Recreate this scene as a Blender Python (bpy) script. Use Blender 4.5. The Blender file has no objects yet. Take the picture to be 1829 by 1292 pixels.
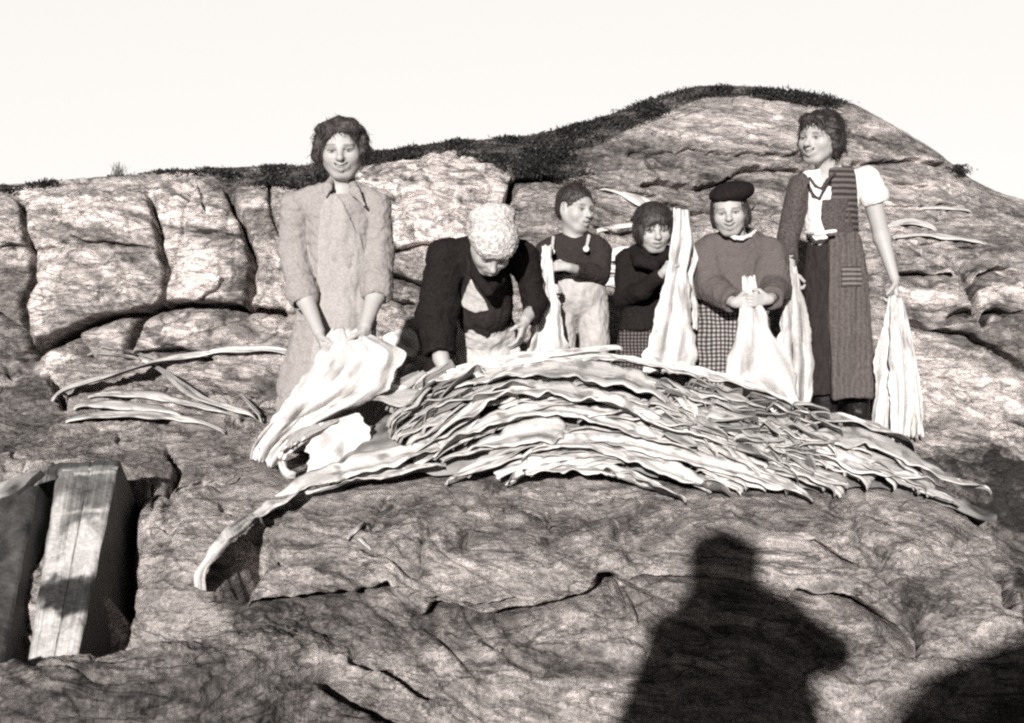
import bpy, math, random, os
import numpy as np
from mathutils import Vector, Matrix
R = math.radians
random.seed(7); RNG = np.random.default_rng(7)
SC = bpy.context.scene
COL = SC.collection
DEV = float(os.environ.get('SCENE_COARSE', '1'))     # >1 only for quick looks while building

# ------------------------------------------------------------------ camera geometry
W0, H0, F0 = 1829.0, 1292.0, 1900.0
CAMZ, PITCH = 1.4, R(4)
CP, SP = math.cos(PITCH), math.sin(PITCH)
def at(px, py, Y):
    """the point seen at photo position (px,py) that stands Y metres in front of the camera"""
    a = (px - W0/2)/F0; b = (py - H0/2)/F0
    d = np.array([a, CP - b*SP, -SP - b*CP])
    return np.array([0, 0, CAMZ]) + d*(Y/d[1])
def at_arr(px, py, Y):
    a = (px - W0/2)/F0; b = (py - H0/2)/F0
    d1 = CP - b*SP; t = Y/d1
    return np.stack([a*t, Y + 0*t, CAMZ + (-SP - b*CP)*t], -1)
def proj(P):
    x = P[..., 0]; y = P[..., 1]; z = P[..., 2] - CAMZ
    f = y*CP - z*SP; u = y*SP + z*CP
    return W0/2 + F0*x/f, H0/2 - F0*u/f
SUN_PX = (1300, 1160)
a_, b_ = (SUN_PX[0]-W0/2)/F0, (SUN_PX[1]-H0/2)/F0
SUND = np.array([a_, CP - b_*SP, -SP - b_*CP]); SUND /= np.linalg.norm(SUND)

# ------------------------------------------------------------------ noise
_perm = np.random.default_rng(3).permutation(256); _perm = np.concatenate([_perm, _perm, _perm])
_grad = np.random.default_rng(4).normal(size=(256, 3)).astype(np.float32); _grad /= np.linalg.norm(_grad, axis=1)[:, None]
def noise(p):
    p = np.asarray(p, np.float32); i = np.floor(p).astype(np.int64); f = p - i; i &= 255
    u = f*f*f*(f*(f*6-15)+10)
    out = 0
    for dx in (0, 1):
        wx = u[..., 0] if dx else 1-u[..., 0]
        for dy in (0, 1):
            wy = u[..., 1] if dy else 1-u[..., 1]
            for dz in (0, 1):
                wz = u[..., 2] if dz else 1-u[..., 2]
                h = _perm[_perm[_perm[i[..., 0]+dx] + i[..., 1]+dy] + i[..., 2]+dz]
                g = _grad[h]
                out = out + wx*wy*wz*(g[..., 0]*(f[..., 0]-dx) + g[..., 1]*(f[..., 1]-dy) + g[..., 2]*(f[..., 2]-dz))
    return out*1.5
def fbm(p, o=4, g=.5):
    s = 0; a = 1.
    for k in range(o):
        s = s + a*noise(p*2**k + 17.3*k); a *= g
    return s
def sstep(a, b, x):
    t = np.clip((x-a)/(b-a), 0, 1); return t*t*(3-2*t)

# ------------------------------------------------------------------ mesh helpers
def mesh_of(name, v, f, smooth=True, cols=None):
    """v (n,3); f an (m,4) or (m,3) array, or list of index lists; cols {attribute name: (n,) or (n,3)}"""
    me = bpy.data.meshes.new(name)
    v = np.asarray(v, np.float32)
    if isinstance(f, np.ndarray):
        k = f.shape[1]; n = len(f)
        me.vertices.add(len(v)); me.vertices.foreach_set('co', v.ravel())
        me.loops.add(n*k); me.loops.foreach_set('vertex_index', f.astype(np.int32).ravel())
        me.polygons.add(n); me.polygons.foreach_set('loop_start', np.arange(0, n*k, k, dtype=np.int32))
        me.polygons.foreach_set('loop_total', np.full(n, k, np.int32))
        me.update(calc_edges=True)
    else:
        me.from_pydata([tuple(x) for x in v], [], [list(x) for x in f])
    me.polygons.foreach_set('use_smooth', np.full(len(me.polygons), smooth))
    for key, c in (cols or {}).items():
        at_ = me.attributes.new(key, 'FLOAT_COLOR', 'POINT')
        c = np.asarray(c, np.float32)
        if c.ndim == 1: c = np.stack([c, c, c], -1)
        at_.data.foreach_set('color', np.concatenate([c, np.ones((len(c), 1), np.float32)], 1).ravel())
    me.validate(); me.update()
    return me
def put(name, v, f, mat, parent=None, base=None, smooth=True, cols=None, label=None, cat=None, group=None, kind=None):
    v = np.asarray(v, float)
    if parent is not None: b = np.array(parent['_b'])
    elif base is not None: b = np.asarray(base, float)
    else: b = np.array([v[:, 0].mean(), v[:, 1].mean(), v[:, 2].min()])
    o = bpy.data.objects.new(name, mesh_of(name, v - b, f, smooth, cols)); COL.objects.link(o)
    o.data.materials.append(mat); o['_b'] = [float(x) for x in b]
    if parent is not None: o.parent = parent
    else: o.location = b
    return tag(o, label, cat, group, kind)
def tag(o, label=None, cat=None, group=None, kind=None):
    for k, x in (('label', label), ('category', cat), ('group', group), ('kind', kind)):
        if x: o[k] = x
    return o
def grid_faces(nr, nc, wrap=False):
    i = np.arange(nr*nc).reshape(nr, nc)
    if wrap: i = np.concatenate([i, i[:, :1]], 1)
    return np.stack([i[:-1, :-1], i[:-1, 1:], i[1:, 1:], i[1:, :-1]], -1).reshape(-1, 4)
def vnormals(v, f):
    a = np.cross(v[f[:, 2]]-v[f[:, 0]], v[f[:, 3 if f.shape[1] > 3 else 1]]-v[f[:, 1 if f.shape[1] > 3 else 0]])
    n = np.zeros_like(v)
    for k in range(f.shape[1]): 
        for c in range(3): n[:, c] += np.bincount(f[:, k], a[:, c], len(v))
    return n/np.maximum(np.linalg.norm(n, axis=1), 1e-9)[:, None]
def spline(pts, n):
    """Catmull-Rom through the rows of pts, n samples, evenly along the chord"""
    p = np.asarray(pts, float)
    if len(p) == 2: p = np.array([p[0], (p[0]+p[1])/2, p[1]])
    t = np.concatenate([[0], np.cumsum(np.maximum(np.linalg.norm(np.diff(p[:, :2], axis=0), axis=1), 1e-6))])
    m = np.zeros_like(p); m[1:-1] = (p[2:]-p[:-2])/(t[2:]-t[:-2])[:, None]
    m[0] = (p[1]-p[0])/(t[1]-t[0]); m[-1] = (p[-1]-p[-2])/(t[-1]-t[-2])
    s = np.linspace(0, t[-1], n); k = np.clip(np.searchsorted(t, s, 'right')-1, 0, len(t)-2)
    h = (t[k+1]-t[k])[:, None]; u = ((s-t[k])[:, None])/h
    return ((2*u**3-3*u**2+1)*p[k] + (u**3-2*u**2+u)*h*m[k] + (-2*u**3+3*u**2)*p[k+1] + (u**3-u**2)*h*m[k+1])

# ------------------------------------------------------------------ materials
class NT:
    def __init__(s, name):
        s.m = bpy.data.materials.new(name); s.m.use_nodes = True; s.t = s.m.node_tree
        s.b = s.t.nodes['Principled BSDF']
    def n(s, kind, **kw):
        x = s.t.nodes.new(kind)
        for k, v in kw.items():
            if k in x.inputs: x.inputs[k].default_value = v
            else: setattr(x, k, v)
        return x
    def l(s, a, b): s.t.links.new(a, b)
WARM = (1.0, .955, .925)
def tint(v):
    k = min(1., max(0., v/.45)); g = .82+.14*k; b_ = .79+.145*k          # the old print is warmer in its darks
    return (v, v*g, v*b_, 1)
def mat_noise(name, lo, hi, scale=40, stretch=(1, 1, 1), rough=.9, bump=.3, bscale=None, dist=.004, attr=None, rot=(0, 0, 0), detail=6, extra=None, spec=.2):
    """matt stuff whose grey wanders between lo and hi; attr multiplies in a point colour"""
    t = NT(name); b = t.b; b.inputs['Roughness'].default_value = rough; b.inputs['Specular IOR Level'].default_value = spec
    tc = t.n('ShaderNodeTexCoord'); mp = t.n('ShaderNodeMapping', Scale=stretch, Rotation=rot); t.l(tc.outputs['Object'], mp.inputs['Vector'])
    nz = t.n('ShaderNodeTexNoise', Scale=scale, Detail=detail, Roughness=.65); t.l(mp.outputs[0], nz.inputs['Vector'])
    rp = t.n('ShaderNodeValToRGB'); rp.color_ramp.elements[0].position = .3; rp.color_ramp.elements[1].position = .7
    rp.color_ramp.elements[0].color = tint(lo); rp.color_ramp.elements[1].color = tint(hi); t.l(nz.outputs['Fac'], rp.inputs['Fac'])
    col = rp.outputs['Color']
    if attr:
        at_ = t.n('ShaderNodeAttribute', attribute_name=attr); mx = t.n('ShaderNodeMix', data_type='RGBA', blend_type='MULTIPLY')
        mx.inputs[0].default_value = 1; t.l(col, mx.inputs[6]); t.l(at_.outputs['Color'], mx.inputs[7]); col = mx.outputs[2]
    t.l(col, b.inputs['Base Color'])
    nb = t.n('ShaderNodeTexNoise', Scale=bscale or scale*2, Detail=5, Roughness=.6); t.l(mp.outputs[0], nb.inputs['Vector'])
    bp = t.n('ShaderNodeBump', Strength=bump, Distance=dist); t.l(nb.outputs['Fac'], bp.inputs['Height']); t.l(bp.outputs[0], b.inputs['Normal'])
    return t.m
def mat_check(name, dark, light, size, axis_u='X'):
    """woven gingham: two crossed sets of dark stripes"""
    t = NT(name); b = t.b; b.inputs['Roughness'].default_value = .95; b.inputs['Specular IOR Level'].default_value = .1
    tc = t.n('ShaderNodeTexCoord'); sx = t.n('ShaderNodeSeparateXYZ'); t.l(tc.outputs['Object'], sx.inputs[0])
    nz = t.n('ShaderNodeTexNoise', Scale=9., Detail=2.); t.l(tc.outputs['Object'], nz.inputs['Vector'])
    outs = []
    for ax in ('X', 'Z'):
        ad = t.n('ShaderNodeMath', operation='MULTIPLY_ADD'); t.l(nz.outputs['Fac'], ad.inputs[0]); ad.inputs[1].default_value = .02; t.l(sx.outputs[ax], ad.inputs[2])
        m = t.n('ShaderNodeMath', operation='MULTIPLY'); t.l(ad.outputs[0], m.inputs[0]); m.inputs[1].default_value = 2*math.pi/size
        s = t.n('ShaderNodeMath', operation='SINE'); t.l(m.outputs[0], s.inputs[0])
        g = t.n('ShaderNodeMapRange'); g.inputs['From Min'].default_value = -.35; g.inputs['From Max'].default_value = .35; t.l(s.outputs[0], g.inputs['Value']); outs.append(g.outputs[0])
    s = t.n('ShaderNodeMath', operation='MINIMUM'); t.l(outs[0], s.inputs[0]); t.l(outs[1], s.inputs[1])
    av = t.n('ShaderNodeMath', operation='ADD'); t.l(outs[0], av.inputs[0]); t.l(outs[1], av.inputs[1])
    h = t.n('ShaderNodeMath', operation='MULTIPLY_ADD'); t.l(av.outputs[0], h.inputs[0]); h.inputs[1].default_value = .2; 
    h2 = t.n('ShaderNodeMath', operation='MULTIPLY'); t.l(s.outputs[0], h2.inputs[0]); h2.inputs[1].default_value = .6; t.l(h2.outputs[0], h.inputs[2])
    rp = t.n('ShaderNodeValToRGB'); rp.color_ramp.elements[0].color = tint(dark); rp.color_ramp.elements[1].color = tint(light)
    t.l(h.outputs[0], rp.inputs['Fac']); t.l(rp.outputs[0], b.inputs['Base Color'])
    return t.m
def mat_stripe(name, dark, light, freq, axis='X', wob=.01, thr=(-.3, .3), mott=.35):
    t = NT(name); b = t.b; b.inputs['Roughness'].default_value = .95; b.inputs['Specular IOR Level'].default_value = .1
    tc = t.n('ShaderNodeTexCoord'); sx = t.n('ShaderNodeSeparateXYZ'); t.l(tc.outputs['Object'], sx.inputs[0])
    nz = t.n('ShaderNodeTexNoise', Scale=14., Detail=4.); t.l(tc.outputs['Object'], nz.inputs['Vector'])
    ad = t.n('ShaderNodeMath', operation='MULTIPLY_ADD'); t.l(nz.outputs['Fac'], ad.inputs[0]); ad.inputs[1].default_value = wob; t.l(sx.outputs[axis], ad.inputs[2])
    m = t.n('ShaderNodeMath', operation='MULTIPLY'); t.l(ad.outputs[0], m.inputs[0]); m.inputs[1].default_value = 2*math.pi*freq
    s = t.n('ShaderNodeMath', operation='SINE'); t.l(m.outputs[0], s.inputs[0])
    g = t.n('ShaderNodeMapRange'); g.inputs['From Min'].default_value = thr[0]; g.inputs['From Max'].default_value = thr[1]; t.l(s.outputs[0], g.inputs['Value'])
    n2 = t.n('ShaderNodeTexNoise', Scale=90., Detail=5.); t.l(tc.outputs['Object'], n2.inputs['Vector'])
    h = t.n('ShaderNodeMath', operation='MULTIPLY_ADD'); t.l(n2.outputs['Fac'], h.inputs[0]); h.inputs[1].default_value = mott*2
    g2 = t.n('ShaderNodeMath', operation='MULTIPLY_ADD'); t.l(g.outputs[0], g2.inputs[0]); g2.inputs[1].default_value = 1-mott; g2.inputs[2].default_value = -mott*.5; t.l(g2.outputs[0], h.inputs[2])
    rp = t.n('ShaderNodeValToRGB'); rp.color_ramp.elements[0].color = tint(dark); rp.color_ramp.elements[1].color = tint(light)
    t.l(h.outputs[0], rp.inputs['Fac']); t.l(rp.outputs[0], b.inputs['Base Color'])
    return t.m
M = {}
M['skin'] = mat_noise('skin', .92, 1.0, 60, rough=.55, bump=.08, attr='tone', spec=.35)
M['hair'] = mat_noise('brown_hair', .016, .075, 55, (1, 1, .35), rough=.6, bump=.8, dist=.006, spec=.4)
M['hair_dark'] = mat_noise('dark_hair', .012, .05, 55, (1, 1, .3), rough=.5, bump=.8, dist=.006, spec=.5)
M['coat'] = mat_noise('beige_cotton', .23, .36, 120, rough=.95, bump=.3, dist=.003)
M['apron_a'] = mat_noise('mottled_cotton', .27, .42, 110, rough=.95, bump=.3, dist=.003)
M['black_wool'] = mat_noise('black_wool', .010, .022, 90, rough=.95, bump=.6, dist=.004, spec=.08)
M['dark_wool'] = mat_noise('dark_knit_wool', .022, .048, 130, rough=.95, bump=.7, dist=.004, spec=.08)
M['grey_knit'] = mat_noise('grey_knit_wool', .085, .155, 190, rough=.95, bump=.7, dist=.004, spec=.08)
M['white_cotton'] = mat_noise('white_cotton', .68, .8, 60, rough=.9, bump=.3, dist=.004)
M['apron_b'] = mat_noise('washed_cotton', .42, .55, 45, rough=.95, bump=.4, dist=.006)
M['scarf'] = mat_noise('white_crochet', .36, .86, 62, rough=.95, bump=1., bscale=70, dist=.016, detail=3)
M['linen'] = mat_noise('stained_linen', .34, .5, 26, rough=.95, bump=.4, dist=.006)
M['brown_wool'] = mat_noise('dark_brown_wool', .02, .04, 60, (1, 1, .3), rough=.95, bump=.5, dist=.004, spec=.08)
M['check'] = mat_check('checked_cotton', .03, .36, .019)
M['check_dark'] = mat_check('dark_checked_cotton', .02, .16, .016)
M['plaid'] = mat_stripe('striped_wool', .04, .15, 38, 'X', .03, (-2., 2.), .6)
M['band_knit'] = mat_stripe('banded_knit', .02, .14, 36, 'Z', .006, (-.6, .6), .25)
M['patch'] = mat_stripe('striped_patch', .03, .2, 44, 'Z', .006, (-.6, .6), .25)
M['tweed'] = mat_noise('tweed_wool', .03, .13, 110, rough=.95, bump=.7, dist=.004, spec=.08)
M['boot'] = mat_noise('black_leather', .008, .018, 50, rough=.5, bump=.3, spec=.3)
M['button'] = mat_noise('white_button', .7, .8, 50, rough=.4, bump=.05)
# ------------------------------------------------------------------ the rock: one lofted sheet through lines read off the photo
LINES = [
 [(-500,1650,2.4),(200,1650,2.4),(420,1600,2.5),(600,1540,2.7),(900,1520,2.75),(1829,1520,2.75),(2400,1520,2.75)],
 [(-500,1215,2.75),(0,1192,2.75),(200,1152,2.8),(420,1122,2.95),(560,1150,3.05),(750,1170,3.1),(1200,1185,3.12),(1600,1185,3.12),(1829,1190,3.15),(2400,1200,3.2)],
 [(-500,1290,3.1),(0,1280,3.1),(200,1245,3.12),(330,1135,3.15),(420,1100,3.2),(560,1096,3.25),(760,1095,3.28),(950,1105,3.25),(1100,1070,3.3),(1200,1090,3.3),(1400,1100,3.3),(1600,1090,3.3),(1829,1110,3.3),(2400,1150,3.4)],
 [(-500,1010,3.42),(0,1010,3.42),(215,1010,3.45),(420,1000,3.4),(600,985,3.45),(900,985,3.45),(1200,985,3.45),(1500,990,3.45),(1650,1000,3.45),(1760,1060,3.42),(1829,1090,3.4),(2400,1130,3.5)],
 [(-500,880,4.0),(0,880,4.0),(210,868,4.0),(330,885,3.95),(480,905,3.85),(600,882,3.9),(780,864,3.95),(1000,857,4.0),(1200,870,3.95),(1450,885,3.95),(1600,884,4.0),(1700,915,3.92),(1760,960,3.8),(1790,1010,3.7),(1829,1065,3.6),(2400,1110,3.7)],
 [(-500,760,5),(0,770,5.0),(240,775,4.85),(420,805,4.55),(480,840,4.4),(600,832,4.5),(900,808,4.55),(1200,808,4.55),(1450,818,4.6),(1600,818,4.6),(1700,880,4.45),(1760,935,4.4),(1800,960,4.4),(1829,970,4.4),(2400,1000,4.5)],
 [(-500,690,5.8),(0,700,5.8),(240,690,5.8),(480,720,5.4),(700,760,5.2),(900,770,5.2),(1200,765,5.2),(1450,762,5.25),(1600,775,5.25),(1720,790,5.2),(1829,815,5.2),(2400,900,5.2)],
 [(-500,650,6.3),(0,650,6.3),(240,642,6.3),(480,640,6.3),(700,640,6.3),(900,620,6.3),(1200,610,6.3),(1450,600,6.3),(1600,580,6.3),(1700,620,6.1),(1829,700,5.8),(2400,800,5.5)],
 [(-500,570,6.4),(240,560,6.42),(480,555,6.42),(700,540,6.5),(950,520,6.5),(1200,520,6.6),(1450,500,6.6),(1600,490,6.6),(1700,530,6.4),(1829,560,6.2),(2400,640,6)],
 [(-500,440,6.5),(0,430,6.5),(240,420,6.55),(500,420,6.55),(700,400,6.6),(900,400,6.65),(960,420,6.7),(1200,440,6.75),(1450,430,6.8),(1600,430,6.9),(1829,470,6.8),(2400,560,6.6)],
 [(-500,370,6.75),(0,350,6.75),(200,330,6.8),(300,320,6.8),(420,327,6.85),(560,337,6.9),(700,300,6.95),(860,290,7.0),(930,330,7.1),(1000,330,7.1),(1100,345,7.15),(1250,372,7.2),(1450,385,7.4),(1600,390,7.5),(1829,420,7.5),(2400,520,7.2)],
 [(-500,352,7.3),(0,340,7.3),(210,320,7.3),(370,309,7.3),(560,306,7.4),(700,283,7.5),(860,270,7.6),(950,282,7.8),(1100,270,8),(1240,262,8.1),(1430,262,8.2),(1600,310,8.1),(1700,345,8.0),(1829,392,8),(2400,490,7.8)],
 [(-500,345,7.8),(0,333,7.8),(210,312,7.8),(370,301,7.8),(560,295,7.9),(700,266,8.1),(800,252,8.2),(900,248,8.4),(1000,236,8.6),(1090,206,8.8),(1170,178,9),(1240,158,9),(1330,158,9),(1430,168,9),(1520,190,8.9),(1600,237,8.7),(1690,289,8.5),(1735,330,8.5),(1829,362,8.5),(2400,475,8.4)],
 [(-500,640,12.5),(2400,640,12.5)],
]
NROW = [64, 56, 84, 84, 44, 44, 44, 54, 70, 60, 50, 52, 26]
STEP = 2.3*(1 if DEV < 1.01 else 2)
CX = np.arange(-420, 2300, STEP); NC = len(CX)
def smooth1(a, s):
    k = np.exp(-.5*(np.arange(-int(3*s), int(3*s)+1)/s)**2); k /= k.sum()
    return np.convolve(np.pad(a, int(3*s), 'edge'), k, 'valid')
LP = []
for i, L in enumerate(LINES):
    L = np.array(L, float); sm = (12 if i == 12 else 22)/STEP*2.3
    LP.append(at_arr(CX, smooth1(np.interp(CX, L[:, 0], L[:, 1]), sm), smooth1(np.interp(CX, L[:, 0], L[:, 2]), 26/STEP*2.3)))
LP = np.array(LP)                                   # line, column, xyz
rows = []; SROW = []
for i, n in enumerate(NROW):
    n = max(6, int(n/(1 if DEV < 1.01 else 2)))
    p1, p2 = LP[i], LP[i+1]; p0 = LP[i-1] if i else 2*p1-p2; p3 = LP[i+2] if i+2 < len(LP) else 2*p2-p1
    d01 = np.linalg.norm(p1-p0, axis=1)[:, None]; d12 = np.linalg.norm(p2-p1, axis=1)[:, None]; d23 = np.linalg.norm(p3-p2, axis=1)[:, None]
    m1 = ((p1-p0)/d01*d12 + (p2-p1)/d12*d01)/(d01+d12)*d12 if i else (p2-p1)
    m2 = ((p2-p1)/d12*d23 + (p3-p2)/d23*d12)/(d12+d23)*d12 if i+2 < len(LP) else (p2-p1)
    for k in range(n + (1 if i == len(NROW)-1 else 0)):
        u = k/n
        rows.append((2*u**3-3*u**2+1)*p1 + (u**3-2*u**2+u)*m1 + (-2*u**3+3*u**2)*p2 + (u**3-u**2)*m2); SROW.append(i+u)
B = np.array(rows); SROW = np.array(SROW); NR = len(SROW)          # NR x NC x 3
F4 = grid_faces(NR, NC)
BX, BY = proj(B)
nrm = vnormals(B.reshape(-1, 3), F4).reshape(NR, NC, 3)
if nrm[NR//3, NC//2, 2] < 0: nrm = -nrm; F4 = F4[:, ::-1]
S2 = SROW[:, None]*np.ones((1, NC))
def seg_dist(poly, jag=0.):
    poly = np.array(poly, float); d = np.full((NR, NC), 1e6)
    ok = (BX > poly[:, 0].min()-130) & (BX < poly[:, 0].max()+130) & (BY > poly[:, 1].min()-130) & (BY < poly[:, 1].max()+130)
    X, Yv = BX[ok], BY[ok]
    if jag:
        X = X + jag*noise(np.stack([X*.03, Yv*.03, 0*X], -1)) + .3*jag*noise(np.stack([X*.07, Yv*.07, 0*X+4], -1)); Yv = Yv + jag*noise(np.stack([X*.03, Yv*.03, 0*X+9], -1)) + .3*jag*noise(np.stack([X*.07, Yv*.07, 0*X+14], -1))
    dd = np.full(X.shape, 1e6)
    for a, b in zip(poly[:-1], poly[1:]):
        ab = b-a; t = np.clip(((X-a[0])*ab[0] + (Yv-a[1])*ab[1])/(ab@ab), 0, 1)
        dd = np.minimum(dd, np.hypot(X-a[0]-t*ab[0], Yv-a[1]-t*ab[1]))
    d[ok] = dd; return d
def in_poly(X, Yv, poly):
    poly = np.array(poly, float); inside = np.zeros(X.shape, bool); j = len(poly)-1
    for i in range(len(poly)):
        xi, yi = poly[i]; xj, yj = poly[j]
        c = ((yi > Yv) != (yj > Yv)) & (X < (xj-xi)*(Yv-yi)/(yj-yi+1e-9)+xi); inside ^= c; j = i
    return inside
def soft_poly(poly, edge, jag=10):
    d = seg_dist(list(poly)+[poly[0]], jag); ins = in_poly(BX, BY, poly)
    return sstep(-edge, edge, np.where(ins, d, -d))
# ---- slow swells and the folded strata of the gneiss
P3 = B.copy()
warp = np.stack([noise(P3*1.3+5), noise(P3*1.3+11), noise(P3*1.3+23)], -1)*.25
Q = P3 + warp
ca, sa = math.cos(R(-14)), math.sin(R(-14))                         # strata dip to the right
qa = np.stack([Q[..., 0]*ca + Q[..., 2]*sa, Q[..., 1], -Q[..., 0]*sa + Q[..., 2]*ca], -1)
strata = fbm(qa*np.array([1.1, 1.6, 9.0]), 5, .58)
swell = fbm(P3*1.4+3, 3, .5)
fine = fbm(P3*np.array([9, 9, 12.])+40, 5, .68); grit = fbm(P3*np.array([30, 30, 36.])+60, 3, .7)
ridg = 1-np.abs(noise(qa*np.array([1.5, 2.5, 13.])+70)); ridg = ridg**5; rid2 = (1-np.abs(noise(qa*np.array([1.7, 2.2, 8.])+170+.5*noise(P3*4)[..., None])))**16*sstep(-.1, .25, noise(P3*1.7+44)); rid3 = (1-np.abs(noise(P3*np.array([3.2, 2., 2.2])+270)))**22*sstep(.0, .3, noise(P3*1.3+144))
near = 1-sstep(4.6, 6.2, S2)
disp = swell*(.030*near + .035*(1-near)) + strata*(.020*near + .016*(1-near)) - ridg*(.016*near + .012*(1-near)) - rid2*(.030*near+.036*(1-near)) - rid3*(.022*near+.035*(1-near)) + fine*(.010*near + .013*(1-near))
disp *= np.where(S2 > 11.3, .35, 1.)
disp *= 1-.75*sstep(3.7, 4.2, S2)*(1-sstep(5.6, 6.2, S2))*sstep(440, 520, BX)*(1-sstep(1640, 1760, BX))   # smoother where the people stand
vecs = nrm*disp[..., None]
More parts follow.
